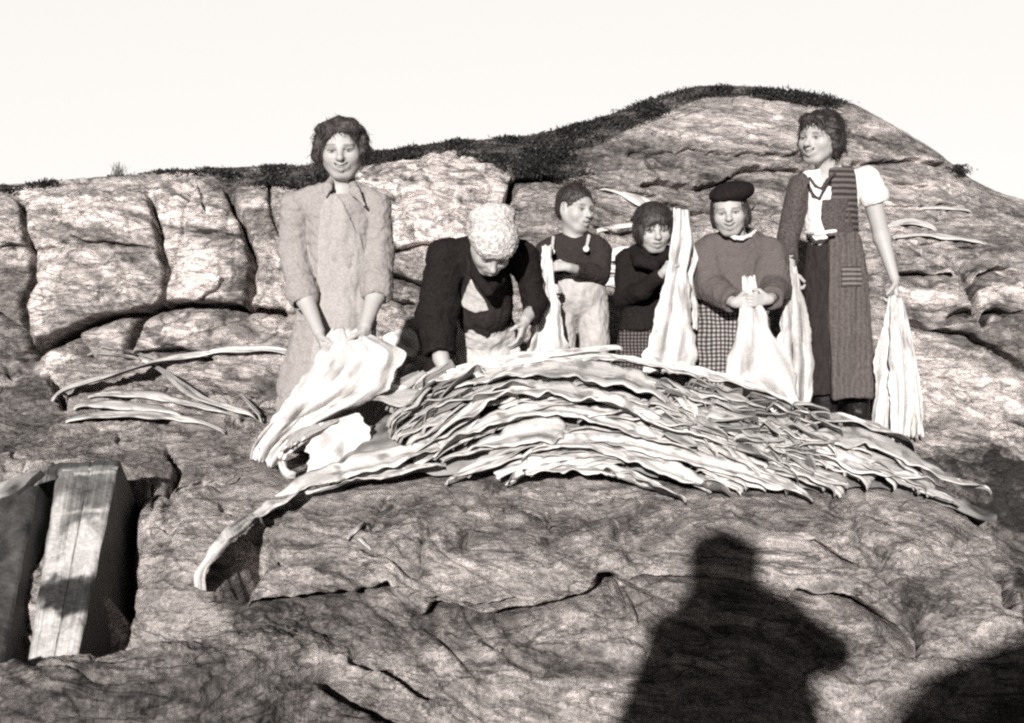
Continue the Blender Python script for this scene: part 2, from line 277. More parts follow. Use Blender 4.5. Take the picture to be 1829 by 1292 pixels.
# ---- cracks: (photo polyline, core half width px, core depth m, pillow width px, pillow depth m, row range, upward share)
CR = [
 ([(35,350),(40,410),(52,450),(52,500),(38,540),(45,590),(58,632)], 5, .22, 26, .09, (6.6,10.6), 0),
 ([(262,330),(276,400),(290,460),(287,520),(278,545)], 5, .25, 30, .10, (6.6,10.9), 0),
 ([(410,325),(425,375),(440,425),(447,470),(446,520),(436,552)], 6, .25, 24, .10, (6.6,11), 0),
 ([(352,318),(358,350),(366,378)], 2.5, .06, 10, .02, (8.5,11), 0),
 ([(478,330),(488,380),(498,420)], 3, .08, 12, .02, (7.5,11), 0),
 ([(58,626),(100,608),(140,585),(190,566),(240,556),(285,543),(310,542),(360,545),(436,553),(500,560)], 8, .30, 22, .12, (6.4,9.5), .8),
 ([(243,560),(236,590),(225,625)], 8, .22, 18, .08, (6.4,9.5), .2),
 ([(70,612),(130,605),(155,640)], 9, .2, 14, .06, (6.3,9.5), .6),
 ([(232,632),(290,625),(350,628),(370,640)], 5, .12, 14, .05, (6.2,9.5), .6),
 ([(125,420),(170,432),(205,435),(260,440)], 3, .07, 14, .03, (7,10.5), .6),
 ([(355,536),(385,520),(397,500)], 3, .06, 8, .02, (7,10), .4),
 ([(0,560),(30,580),(50,600)], 4, .1, 14, .04, (6.5,9.5), .5),
 ([(0,440),(40,436)], 3, .06, 12, .02, (7,10), .5),
 ([(50,440),(95,438)], 2.5, .04, 10, .02, (7,10.4), .5),
 ([(925,320),(912,350),(903,365),(890,390)], 6, .22, 16, .06, (7.5,11), .1),
 ([(920,318),(960,316),(1050,328),(1120,345),(1200,362),(1260,385)], 5, .20, 14, .06, (8,11.6), .7),
 ([(1130,395),(1200,382),(1275,385)], 4, .12, 14, .05, (8,11.4), .7),
 ([(1150,330),(1200,325),(1250,330),(1290,322),(1330,305),(1380,300),(1450,306)], 6, .22, 18, .07, (8.6,12), .8),
 ([(1125,262),(1180,272),(1230,268),(1290,278),(1350,277),(1430,272)], 4, .14, 14, .04, (9,12), .7),
 ([(1530,290),(1600,292),(1650,288),(1690,296),(1725,318)], 4.5, .16, 14, .05, (9,12), .7),
 ([(1570,325),(1620,330),(1660,334)], 4, .12, 14, .04, (9,12), .7),
 ([(1560,372),(1640,372),(1700,366)], 3, .08, 12, .03, (8.5,12), .6),
 ([(1350,370),(1400,398),(1440,408)], 4, .12, 14, .04, (8,11.5), .6),
 ([(1600,488),(1660,486),(1710,476),(1735,492)], 5, .18, 18, .06, (6.6,11), .8),
 ([(1660,440),(1700,452),(1735,480),(1740,520),(1760,560)], 6, .18, 22, .08, (6.6,11), .3),
 ([(1735,490),(1780,480),(1829,488)], 5, .14, 20, .06, (6.6,11), .6),
 ([(1700,560),(1740,545),(1829,548)], 5, .16, 18, .06, (6.6,11), .6),
 ([(1620,575),(1690,590),(1740,600),(1829,660)], 6, .16, 12, .04, (6.2,9), .6),
 ([(1590,400),(1600,425),(1680,430),(1760,440)], 4, .10, 12, .04, (8,11.5), .7),
 ([(690,455),(740,440),(780,435)], 4, .10, 16, .04, (7,10), .6),
 ([(690,490),(740,505),(770,512)], 6, .16, 16, .05, (6.8,10), .7),
 ([(690,535),(735,545)], 5, .12, 14, .04, (6.5,10), .7),
 ([(1040,400),(1100,420),(1150,415)], 4, .10, 14, .03, (7.5,10.5), .6),
 # the near mound
 ([(462,962),(440,1000),(412,1058)], 17, .26, 26, .05, (1.6,4.2), 0),
 ([(216,872),(212,950),(196,1060),(178,1150)], 24, .40, 20, .05, (1.5,4.6), 0),
 ([(400,1075),(470,1085),(560,1082),(640,1066)], 10, .12, 22, .05, (1.3,3.6), .7),
 ([(470,965),(500,985),(490,1000),(440,1025)], 4, .05, 10, .015, (2,4), .3),
 ([(500,985),(548,983)], 3, .05, 8, .012, (2,4), .3),
 ([(1086,1036),(1108,1058),(1150,1080),(1175,1098)], 17, .30, 30, .07, (1.4,3.6), .5),
 ([(1090,1035),(1150,1022),(1230,1030)], 4, .09, 12, .02, (1.4,3.8), .7),
 ([(740,1062),(800,1072),(870,1078),(920,1068)], 4, .08, 12, .02, (1.4,3.8), .7),
 ([(780,1090),(860,1108),(950,1095),(1020,1080),(1100,1062)], 12, .20, 30, .075, (1.3,3.4), .7),
 ([(420,1068),(520,1070),(620,1056),(690,1048)], 8, .14, 26, .06, (1.4,3.6), .7),
 ([(860,905),(940,915),(1000,935),(1060,955),(1110,985),(1150,1000)], 4, .07, 22, .03, (2,4.4), .5),
 ([(820,940),(880,958)], 4, .05, 8, .01, (2,4.3), .5),
 ([(690,895),(740,915),(770,945)], 4, .035, 16, .012, (2.5,4.6), .4),
 ([(880,870),(980,895),(1080,925),(1180,960)], 5, .04, 18, .012, (2.5,4.4), .5),
 ([(640,1160),(690,1175),(740,1215),(770,1230)], 9, .10, 22, .04, (.3,2), .2),
 ([(600,1200),(680,1250),(750,1300)], 16, .10, 34, .05, (.2,1.6), .1),
 ([(1300,905),(1370,945),(1440,965),(1530,1010)], 5, .08, 24, .04, (2.2,4.5), .5),
 ([(1520,915),(1580,965),(1600,1000),(1640,1005)], 6, .09, 22, .04, (2.2,4.6), .3),
 ([(1420,1065),(1500,1075),(1570,1105),(1610,1140)], 9, .16, 30, .08, (1.2,3.6), .6),
 ([(1590,1000),(1620,1050),(1640,1100),(1640,1150)], 8, .08, 28, .05, (1,3.8), .2),
 ([(1720,960),(1780,985),(1800,1030),(1800,1080)], 6, .10, 16, .03, (2.4,5.2), .2),
 ([(900,1160),(1000,1180),(1080,1195)], 3, .04, 12, .015, (.6,2), .5),
 ([(980,1200),(1040,1230),(1100,1240)], 4, .05, 12, .02, (.3,1.8), .5),
 ([(200,870),(240,890),(320,870),(470,860)], 5, .10, 12, .03, (3.4,5.4), .7),
 ([(300,790),(318,820),(312,850),(300,872)], 4, .08, 18, .04, (3.6,5.6), .1),
 ([(120,690),(90,665),(110,700),(115,720)], 6, .08, 14, .03, (4.6,6.6), .2),
]
for poly, w, dep, pw, pd, (s0, s1), upw in CR:
    if s0 >= 6.3: pd *= .7; pw *= .8; w *= .85
    if s0 >= 8 and s1 > 11.3: dep *= .7; pd *= .7
    d = seg_dist(poly, 5)
    msk = sstep(s0-.2, s0+.1, S2)*(1-sstep(s1-.1, s1+.2, S2))
    core = np.exp(-(d/w)**2)*msk; pil = np.exp(-d/pw)*msk
    if upw > .3:                                                    # a ledge: the stone above juts out over a level notch
        hz = nrm.copy(); hz[..., 2] = 0; hz /= np.maximum(np.linalg.norm(hz, axis=-1), .25)[..., None]
        pa = np.array(poly, float); o_ = np.argsort(pa[:, 0]); yl = np.interp(BX, pa[o_, 0], pa[o_, 1])
        up = sstep(-4, 4, yl-BY)
        vecs += hz*(-core*dep - pil*pd*(1-up)*.8 + up*np.exp(-d/(pw*1.3))*msk*pd*.9*(1-core))[..., None]
    else:
        vecs -= nrm*(core*dep + pil*pd)[..., None]
T = B + vecs
# keep the sheet's border rows where they are
# ---- grey of the stone (patches of pale quartz, lichen and dark stone, plus shade painted into the tone)
tone = (.345-.03*sstep(3.6, 4.4, S2))*near + .30*(1-near) + .15*strata + .09*fine + .05*swell
right = sstep(1600, 1760, BX)
cl = (1-near)
pale = fbm(qa*np.array([1.8, 1.8, 5.])+90, 4, .6)
tone += .05*grit; tone += cl*sstep(.05, .45, pale)*.22*(1-sstep(560, 1000, BX)*(1-sstep(1500, 1600, BX)))
PATCH = [
 ([(60,634),(90,628),(133,640),(110,648),(85,652)], 5, .5), ([(45,332),(72,326),(74,345),(50,340)], 4, .5),
 ([(110,352),(200,352),(262,372),(262,410),(200,395),(140,378),(110,400)], 12, .30),
 ([(80,450),(120,430),(100,500),(75,560),(85,610),(60,620),(45,560),(55,510)], 12, .22),
 ([(130,440),(250,445),(275,470),(270,530),(210,545),(120,540)], 20, .12),
 ([(278,340),(320,318),(345,350),(380,380),(392,430),(385,470),(395,500),(370,530),(300,540),(285,480),(290,420)], 10, .34),
 ([(395,380),(425,400),(425,420),(400,395)], 6, .3),
 ([(418,420),(435,430),(438,465),(420,465)], 6, .3),
 ([(440,440),(470,460),(500,470),(490,440),(450,425)], 8, .2),
 ([(290,570),(320,555),(345,570),(360,620),(320,625),(285,620)], 10, .25),
 ([(690,300),(770,275),(860,278),(925,320),(900,370),(830,440),(720,460),(690,400)], 14, .20),
 ([(1200,170),(1290,160),(1380,180),(1400,240),(1300,260),(1180,250),(1150,220)], 30, .08),
 ([(1620,590),(1700,620),(1829,720),(1829,770),(1700,730),(1610,720)], 14, .40),
 ([(1600,715),(1700,730),(1829,775),(1829,800),(1700,790),(1600,790)], 20, .12),
 ([(730,890),(780,900),(790,980),(740,985),(700,960)], 14, .10),
 ([(440,1030),(560,1000),(620,1020),(540,1060),(440,1060)], 16, .06),
]
for poly, e, dv in PATCH: tone += soft_poly(poly, e*1.6, 30)*dv*(1+1.2*strata)
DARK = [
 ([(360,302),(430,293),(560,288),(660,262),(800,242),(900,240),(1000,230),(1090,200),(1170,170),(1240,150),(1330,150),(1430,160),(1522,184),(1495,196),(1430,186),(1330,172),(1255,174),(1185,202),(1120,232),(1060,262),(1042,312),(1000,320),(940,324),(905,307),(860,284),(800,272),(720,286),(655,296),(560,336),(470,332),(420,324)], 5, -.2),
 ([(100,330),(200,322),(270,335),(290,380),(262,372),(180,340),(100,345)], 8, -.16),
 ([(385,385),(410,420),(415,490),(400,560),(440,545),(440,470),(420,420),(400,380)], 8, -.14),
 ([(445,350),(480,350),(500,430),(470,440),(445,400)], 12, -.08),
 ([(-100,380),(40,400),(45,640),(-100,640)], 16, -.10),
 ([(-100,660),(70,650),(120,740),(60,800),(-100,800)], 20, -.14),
 ([(390,1080),(620,1060),(780,1090),(900,1120),(800,1160),(560,1140),(420,1130)], 24, -.14),  # shade of the undercut band, painted into the tone
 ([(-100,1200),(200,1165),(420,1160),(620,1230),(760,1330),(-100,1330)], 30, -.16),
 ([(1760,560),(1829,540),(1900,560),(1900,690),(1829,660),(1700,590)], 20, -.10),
 ([(1640,820),(1829,780),(1990,900),(1990,1130),(1829,1130),(1800,960),(1720,880)], 20, -.24),  # slope facing away from the sun, its shade painted into the stone
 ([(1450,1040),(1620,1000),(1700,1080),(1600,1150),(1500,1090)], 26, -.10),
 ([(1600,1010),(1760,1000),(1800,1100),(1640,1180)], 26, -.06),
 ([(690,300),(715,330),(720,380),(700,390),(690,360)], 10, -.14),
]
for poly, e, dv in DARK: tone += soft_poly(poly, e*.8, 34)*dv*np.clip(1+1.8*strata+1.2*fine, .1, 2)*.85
lich = soft_poly([(640,290),(760,275),(860,280),(920,322),(900,372),(850,440),(780,450),(700,440),(640,470)], 16, 30)*(S2 > 7.2)
cell = noise(P3*np.array([9, 9, 9.])+31); cell2 = noise(P3*np.array([16, 16, 16.])+51)
tone += lich*1.25*(sstep(.12, .28, cell)*.30 - sstep(.1, .22, np.abs(cell+.28)*-1+.3)*.06 + sstep(.15, .3, cell2)*.14 - sstep(.22, .4, -cell2)*.12)
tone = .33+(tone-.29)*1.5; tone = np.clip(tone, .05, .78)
TX, TY = proj(T)
# rock material
def rock_material():
    t = NT('weathered_gneiss'); b = t.b; b.inputs['Roughness'].default_value = .88; b.inputs['Specular IOR Level'].default_value = .25
    tc = t.n('ShaderNodeTexCoord'); at_ = t.n('ShaderNodeAttribute', attribute_name='tone')
    mp = t.n('ShaderNodeMapping', Rotation=(0, R(-14), 0), Scale=(1, 1.3, 2.6)); t.l(tc.outputs['Object'], mp.inputs[0])
    n0 = t.n('ShaderNodeTexNoise', Scale=1.6, Detail=2.); t.l(tc.outputs['Object'], n0.inputs['Vector'])
    wv = t.n('ShaderNodeMix', data_type='RGBA', blend_type='ADD'); wv.inputs[0].default_value = .9; t.l(mp.outputs[0], wv.inputs[6]); t.l(n0.outputs['Color'], wv.inputs[7])
    n1 = t.n('ShaderNodeTexNoise', Scale=7., Detail=9., Roughness=.68, Distortion=.4); t.l(wv.outputs[2], n1.inputs['Vector'])
    n2 = t.n('ShaderNodeTexNoise', Scale=95., Detail=4., Roughness=.7); t.l(tc.outputs['Object'], n2.inputs['Vector'])
    mp3 = t.n('ShaderNodeMapping', Rotation=(0, R(-12), 0), Scale=(1, 1.3, 3.6)); t.l(tc.outputs['Object'], mp3.inputs[0])
    w3 = t.n('ShaderNodeMix', data_type='RGBA', blend_type='ADD'); w3.inputs[0].default_value = .75; t.l(mp3.outputs[0], w3.inputs[6]); t.l(n0.outputs['Color'], w3.inputs[7])
    n3 = t.n('ShaderNodeTexNoise', Scale=13., Detail=9., Roughness=.8, Distortion=.6); t.l(w3.outputs[2], n3.inputs['Vector'])
    def veins(scale, dist, th, lo):
        v = t.n('ShaderNodeTexNoise', Scale=scale, Detail=5., Roughness=.55, Distortion=dist); t.l(w3.outputs[2], v.inputs['Vector'])
        a = t.n('ShaderNodeMath', operation='SUBTRACT'); t.l(v.outputs['Fac'], a.inputs[0]); a.inputs[1].default_value = .5
        b_ = t.n('ShaderNodeMath', operation='ABSOLUTE'); t.l(a.outputs[0], b_.inputs[0])
        m_ = t.n('ShaderNodeMapRange'); m_.inputs['From Min'].default_value = 0; m_.inputs['From Max'].default_value = th; m_.inputs['To Min'].default_value = lo; m_.inputs['To Max'].default_value = 1; t.l(b_.outputs[0], m_.inputs['Value']); return m_.outputs[0]
    v1 = veins(2.4, .12, .020, .42); v2 = veins(6., .15, .026, .66)
    def rng(o, a, c):
        m = t.n('ShaderNodeMapRange'); m.inputs['From Min'].default_value = .28; m.inputs['From Max'].default_value = .72
        m.inputs['To Min'].default_value = a; m.inputs['To Max'].default_value = c; t.l(o, m.inputs['Value']); return m.outputs[0]
    m = t.n('ShaderNodeMath', operation='MULTIPLY'); t.l(rng(n1.outputs['Fac'], .52, 1.5), m.inputs[0]); t.l(rng(n2.outputs['Fac'], .52, 1.5), m.inputs[1])
    m3 = t.n('ShaderNodeMath', operation='MULTIPLY'); t.l(m.outputs[0], m3.inputs[0]); t.l(rng(n3.outputs['Fac'], .52, 1.4), m3.inputs[1])
    m4 = t.n('ShaderNodeMath', operation='MULTIPLY'); t.l(v1, m4.inputs[0]); t.l(v2, m4.inputs[1])
    m5 = t.n('ShaderNodeMath', operation='MULTIPLY'); t.l(m3.outputs[0], m5.inputs[0]); t.l(m4.outputs[0], m5.inputs[1])
    mx = t.n('ShaderNodeMix', data_type='RGBA', blend_type='MULTIPLY'); mx.inputs[0].default_value = 1
    t.l(at_.outputs['Color'], mx.inputs[6]); t.l(m5.outputs[0], mx.inputs[7])
    tn = t.n('ShaderNodeMix', data_type='RGBA', blend_type='MULTIPLY'); tn.inputs[0].default_value = 1; tn.inputs[7].default_value = (1, .905, .868, 1); t.l(mx.outputs[2], tn.inputs[6])
    t.l(tn.outputs[2], b.inputs['Base Color'])
    bv = t.n('ShaderNodeBump', Strength=1., Distance=.012); t.l(m4.outputs[0], bv.inputs['Height'])
    b0 = t.n('ShaderNodeBump', Strength=.9, Distance=.02); t.l(n3.outputs['Fac'], b0.inputs['Height']); t.l(bv.outputs[0], b0.inputs['Normal'])
    b1 = t.n('ShaderNodeBump', Strength=.9, Distance=.02); t.l(n1.outputs['Fac'], b1.inputs['Height']); t.l(b0.outputs[0], b1.inputs['Normal'])
    b2 = t.n('ShaderNodeBump', Strength=.6, Distance=.004); t.l(n2.outputs['Fac'], b2.inputs['Height']); t.l(b1.outputs[0], b2.inputs['Normal']); t.l(b2.outputs[0], b.inputs['Normal'])
    return t.m
M['rock'] = rock_material()
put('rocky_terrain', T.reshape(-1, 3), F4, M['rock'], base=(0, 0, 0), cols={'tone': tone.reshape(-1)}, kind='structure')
# flat rock the photographer stands on, running out to the horizon
gs = np.sign(np.linspace(-1, 1, 161))*np.abs(np.linspace(-1, 1, 161))**3*900
GX, GY = np.meshgrid(gs, gs); GZ = -.03 + .02*noise(np.stack([GX*.7, GY*.7, 0*GX], -1)) - .0005*np.maximum(np.hypot(GX, GY)-15, 0)
put('ground', np.stack([GX, GY, GZ], -1).reshape(-1, 3), grid_faces(161, 161), M['rock'], base=(0, 0, 0), cols={'tone': np.full(161*161, .22)}, kind='structure')
# ---- finding the place on the rock seen at a photo position (first crossing from near to far)
def rock_at(px, py, smin=0.):
    c = int(np.clip(round((px-CX[0])/STEP), 0, NC-1)); ys = TY[:, c]
    k = np.where((ys[:-1] >= py) & (ys[1:] < py) & (SROW[:-1] >= smin))[0]
    if len(k) == 0: k = [int(np.argmin(np.abs(ys-py)))]; k[0] = min(k[0], NR-2)
    k = k[0]; u = float(np.clip((ys[k]-py)/max(ys[k]-ys[k+1], 1e-6), 0, 1))
    return T[k, c]*(1-u)+T[k+1, c]*u, nrm[k, c]
# ------------------------------------------------------------------ solid modelling: distance fields turned into one continuous skin
def poly_sdf2(X, Z, poly):
    d = np.full(X.shape, 1e9); s = np.ones(X.shape); poly = np.asarray(poly, float); j = len(poly)-1
    for i in range(len(poly)):
        e = poly[j]-poly[i]; wx = X-poly[i][0]; wz = Z-poly[i][1]
        t = np.clip((wx*e[0]+wz*e[1])/(e@e), 0, 1); d = np.minimum(d, (wx-e[0]*t)**2+(wz-e[1]*t)**2)
        c1 = Z >= poly[i][1]; c2 = Z < poly[j][1]; c3 = e[0]*wz > e[1]*wx
        s = np.where((c1 & c2 & c3) | (~c1 & ~c2 & ~c3), -s, s); j = i
    return s*np.sqrt(d)
class Vol:
    def __init__(s, lo, hi, h):
        lo, hi = np.minimum(lo, hi)-.03, np.maximum(lo, hi)+.03
        s.h = h*DEV; s.x = np.arange(lo[0], hi[0]+s.h, s.h); s.y = np.arange(lo[1], hi[1]+s.h, s.h); s.z = np.arange(lo[2], hi[2]+s.h, s.h)
        s.f = np.full((len(s.x), len(s.y), len(s.z)), 1., np.float32)
    def box(s, lo, hi):
        sl = []
        for ax, a, b in zip((s.x, s.y, s.z), lo, hi):
            i0 = int(np.searchsorted(ax, a)); i1 = int(np.searchsorted(ax, b)); sl.append(slice(max(0, i0-1), min(len(ax), i1+1)))
        return tuple(sl)
    def pts(s, sl): return np.ix_(s.x[sl[0]], s.y[sl[1]], s.z[sl[2]])
    def comb(s, sl, d, k, mode):
        if d.size == 0: return
        f = s.f[sl]
        if mode == 'add':
            if k > 0:
                hh = np.clip(.5+.5*(f-d)/k, 0, 1); g = f*(1-hh)+d*hh-k*hh*(1-hh)
            else: g = np.minimum(f, d)
        else:
            d = -d
            if k > 0:
                hh = np.clip(.5-.5*(f-d)/k, 0, 1); g = f*(1-hh)+d*hh+k*hh*(1-hh)
            else: g = np.maximum(f, d)
        s.f[sl] = g
    def cap(s, a, b, r1, r2=None, k=.015, sy=1., mode='add'):
        """round cone from a to b; sy squeezes it front to back"""
        a = np.asarray(a, float); b = np.asarray(b, float); r2 = r1 if r2 is None else r2; m = max(r1, r2)+k+3*s.h
        sl = s.box(np.minimum(a, b)-m, np.maximum(a, b)+m); X, Y, Z = s.pts(sl)
        ab = b-a; ab_ = ab*np.array([1, 1/sy, 1]); px, py, pz = X-a[0], (Y-a[1])/sy, Z-a[2]
        q = max(float(ab_@ab_), 1e-12); t = np.clip((px*ab_[0]+py*ab_[1]+pz*ab_[2])/q, 0, 1)
        d = np.sqrt((px-t*ab_[0])**2+(py-t*ab_[1])**2+(pz-t*ab_[2])**2) - (r1+(r2-r1)*t)
        s.comb(sl, (d*(sy**.5 if sy < 1 else 1)).astype(np.float32), k, mode); return s
    def chain(s, pts, rs, k=.015, sy=1.):
        for i in range(len(pts)-1): s.cap(pts[i], pts[i+1], rs[i], rs[i+1], k, sy)
        return s
    def ell(s, c, r, k=.015, Rm=None, mode='add'):
        c = np.asarray(c, float); r = np.asarray(r, float)*np.ones(3); m = r.max()+k+3*s.h
        sl = s.box(c-m, c+m); X, Y, Z = s.pts(sl); X, Y, Z = X-c[0], Y-c[1], Z-c[2]
        if Rm is not None: X, Y, Z = (X*Rm[0][j]+Y*Rm[1][j]+Z*Rm[2][j] for j in range(3))
        k0 = np.sqrt((X/r[0])**2+(Y/r[1])**2+(Z/r[2])**2); k1 = np.sqrt((X/r[0]**2)**2+(Y/r[1]**2)**2+(Z/r[2]**2)**2)
        s.comb(sl, (k0*(k0-1)/np.maximum(k1, 1e-6)).astype(np.float32), k, mode); return s
    def plane(s, p, n, k=0., rad=None):
        """cut away everything on the side n points to (within rad of p)"""
        p = np.asarray(p, float); n = np.asarray(n, float)/np.linalg.norm(n)
        sl = s.box(p-(rad or 9), p+(rad or 9)); X, Y, Z = s.pts(sl)
        d = ((X-p[0])*n[0]+(Y-p[1])*n[1]+(Z-p[2])*n[2]).astype(np.float32)
        s.comb(sl, -d + 0*s.f[sl], k, 'sub'); return s
    def mask(s, poly_px, Y, k=.004, inside=True):
        """keep only what lies inside an outline given at depth Y"""
        X, Z = np.meshgrid(s.x, s.z, indexing='ij'); w = [at(x, y, Y) for x, y in poly_px]
        d = poly_sdf2(X, Z, [(p[0], p[2]) for p in w]).astype(np.float32)[:, None, :]
        if not inside: d = -d
        f = s.f; hh = np.clip(.5-.5*(f-d)/k, 0, 1); s.f = f*(1-hh)+d*hh+k*hh*(1-hh); return s
    def mesh(s):
        f = s.f; neg = f < 0; nx, ny, nz = f.shape
        cnt = np.zeros((nx-1, ny-1, nz-1), np.int8)
        for a in (0, 1):
            for b in (0, 1):
                for c in (0, 1): cnt += neg[a:nx-1+a, b:ny-1+b, c:nz-1+c]
        I = np.argwhere((cnt > 0) & (cnt < 8)); vid = np.full(cnt.shape, -1, np.int32); vid[I[:, 0], I[:, 1], I[:, 2]] = np.arange(len(I))
        acc = np.zeros((len(I), 3)); num = np.zeros(len(I))
        for ax in range(3):
            o = [k for k in range(3) if k != ax]
            for u in (0, 1):
                for v in (0, 1):
                    c0 = I.copy(); c0[:, o[0]] += u; c0[:, o[1]] += v; c1 = c0.copy(); c1[:, ax] += 1
                    f0 = f[c0[:, 0], c0[:, 1], c0[:, 2]]; f1 = f[c1[:, 0], c1[:, 1], c1[:, 2]]; x = (f0 < 0) != (f1 < 0)
                    t = np.where(x, f0/np.where(x, f0-f1, 1), 0); p = c0-I; p = p.astype(float); p[:, ax] += t
                    acc += p*x[:, None]; num += x
        V = np.array([s.x[0], s.y[0], s.z[0]]) + (I + acc/num[:, None])*s.h
        Fs = []
        for ax in range(3):
            o1, o2 = (ax+1) % 3, (ax+2) % 3
            sl0 = [slice(None)]*3; sl1 = [slice(None)]*3; sl0[ax] = slice(0, -1); sl1[ax] = slice(1, None)
            a, b = neg[tuple(sl0)], neg[tuple(sl1)]; E = np.argwhere(a != b)
            E = E[(E[:, o1] > 0) & (E[:, o2] > 0) & (E[:, o1] < f.shape[o1]-1) & (E[:, o2] < f.shape[o2]-1)]
            fl = a[E[:, 0], E[:, 1], E[:, 2]]
            def g(u, v):
                c = E.copy(); c[:, o1] -= u; c[:, o2] -= v; return vid[c[:, 0], c[:, 1], c[:, 2]]
            q = np.stack([g(1, 1), g(0, 1), g(0, 0), g(1, 0)], 1); q[~fl] = q[~fl][:, ::-1]; Fs.append(q)
        return V, np.concatenate(Fs)
def relax(V, Fq, n=1, lam=.5):
    for _ in range(n):
        A = np.zeros_like(V); c = np.zeros(len(V))
        for k in range(4):
            for j in (1, 3):
                b = Fq[:, (k+j) % 4]
                for ax in range(3): A[:, ax] += np.bincount(Fq[:, k], V[b, ax], len(V))
                c += np.bincount(Fq[:, k], minlength=len(V))
        V = V*(1-lam) + lam*A/np.maximum(c, 1)[:, None]
    return V
def cloth(vol, folds=.006, fscale=(14, 14, 5), fine=.002, n=1, seed=0):
    V, Fq = vol.mesh(); V = relax(V, Fq, n); N = vnormals(V, Fq)
    d = folds*fbm(V*np.array(fscale)+seed*7.7, 3) + fine*noise(V*55+seed)
    return V + N*d[:, None], Fq
def frame(fwd, roll=0.):
    """columns: right-hand side of the viewer, forward, up"""
    f = np.asarray(fwd, float); f = f/np.linalg.norm(f); r = np.cross(f, [0, 0, 1.]); r /= np.linalg.norm(r); u = np.cross(r, f)
    c, s_ = math.cos(roll), math.sin(roll); r, u = r*c+u*s_, -r*s_+u*c
    return np.stack([r, f, u], 1)
class Head:
    def __init__(s, c, H, fwd, roll=0., smile=.5, child=False):
        s.c = np.asarray(c, float); s.H = H; s.M = frame(fwd, roll); s.smile = smile; s.child = child
    def w(s, *p): return s.c + s.M @ (np.array(p, float)*s.H)
    def build(s, vol, neck):
        H = s.H; E = lambda p, r, k=.012, mode='add': vol.ell(s.w(*p), np.array(r)*H, k, s.M, mode)
        C = lambda a, b, r1, r2, k=.008, mode='add': vol.cap(s.w(*a), s.w(*b), r1*H, r2*H, k, 1., mode)
        fw = .012 if s.child else 0
        E((0, -.05, .13), (.345, .42, .37)); E((0, .09, -.10), (.335-2.2*fw, .32, .36))
        E((0, .24, -.395), (.13, .115, .095), .02)
        for q in (-1, 1):
            C((.25*q, .0, -.17), (.10*q, .24, -.40), .09, .075, .03)
            E((.17*q, .25, -.13+.02*s.smile), (.12+fw, .11, .11+fw), .02)
        C((-.17, .325, .075), (.17, .325, .075), .055, .055, .02)
        for q in (-1, 1): E((.145*q, .415, .0), (.09, .085, .06), .012, 'sub')
        for q in (-1, 1): E((.145*q, .305, -.005), (.07, .075, .05), .004)
        C((0, .365, .03), (0, .47, -.11), .03, .05, .014); E((0, .475, -.125), (.055, .055, .048), .01)
        for q in (-1, 1): E((.048*q, .40, -.14), (.035, .05, .032), .01)
        E((0, .355, -.27), (.13, .06, .07), .02)
        C((-.10, .375, -.235+.03*s.smile), (0, .405, -.245), .022, .028, .012); C((.10, .375, -.235+.03*s.smile), (0, .405, -.245), .022, .028, .012)
        C((-.08, .375, -.29+.02*s.smile), (0, .40, -.31), .024, .034, .012); C((.08, .375, -.29+.02*s.smile), (0, .40, -.31), .024, .034, .012)
        mw = .10+.03*s.smile
        C((-mw, .39, -.262+.05*s.smile), (0, .43, -.275), .010, .016, .004, 'sub'); C((mw, .39, -.262+.05*s.smile), (0, .43, -.275), .010, .016, .004, 'sub')
        for q in (-1, 1):
            E((.345*q, -.02, -.03), (.035, .085, .135), .012); E((.385*q, .0, -.02), (.03, .05, .08), .008, 'sub')
        vol.cap(s.w(0, -.10, -.22), neck, .21*H, .24*H, .03)
        return s
    def paint(s, V, tone):
        q = ((V - s.c) @ s.M)/s.H; x, y, z = q[:, 0], q[:, 1], q[:, 2]; ax = np.abs(x); fr = ((y > .14) & (np.abs(z) < .6))*1.
        def dab(d, val, mul=True, lim=1.):
            w = fr*lim*(1-sstep(.55, 1.3, d)); tone[:] = tone*(1-w)+(tone*val if mul else val)*w
        sm = s.smile; sk = .006*np.sign(x)
        dab(np.abs(z-(.098+sk-.9*(ax-.13)**2))/.020, .45, lim=sstep(.05, .08, ax)*(1-sstep(.20, .26, ax)))
        dab(np.hypot((ax-.145)/.07, (z+.004)/.017), .34, False, lim=(y > .28))
        dab(np.hypot((ax-.140)/.030, (z+.002)/.022), .035, False, lim=(y > .28))
        dab(np.abs(z-(.020-1.3*(ax-.145)**2))/.013, .2, lim=(ax > .06)*(ax < .225))
        dab(np.abs(z-(-.028+.8*(ax-.145)**2))/.008, .65, lim=(ax > .07)*(ax < .215))
        zm = -.268+.05*sm*(ax/.10)**1.7; mw = .095+.012*sm; lm = (y > .25)*(1-sstep(mw, mw+.025, ax))
        dab(np.abs(z-zm)/(.05-.12*ax), .70, lim=lm*(ax < .16))
        if sm > .85:
            dab(np.abs(z-zm)/.024, .05, False, lim=lm); dab(np.abs(z-zm-.004)/.012, .5, False, lim=(y > .25)*(1-sstep(.065, .09, ax)))
        else: dab(np.abs(z-zm)/.014, .06, False, lim=lm)
        dab(np.hypot((ax-.045)/.022, (z+.165)/.016), .2, lim=(y > .33))
        return tone
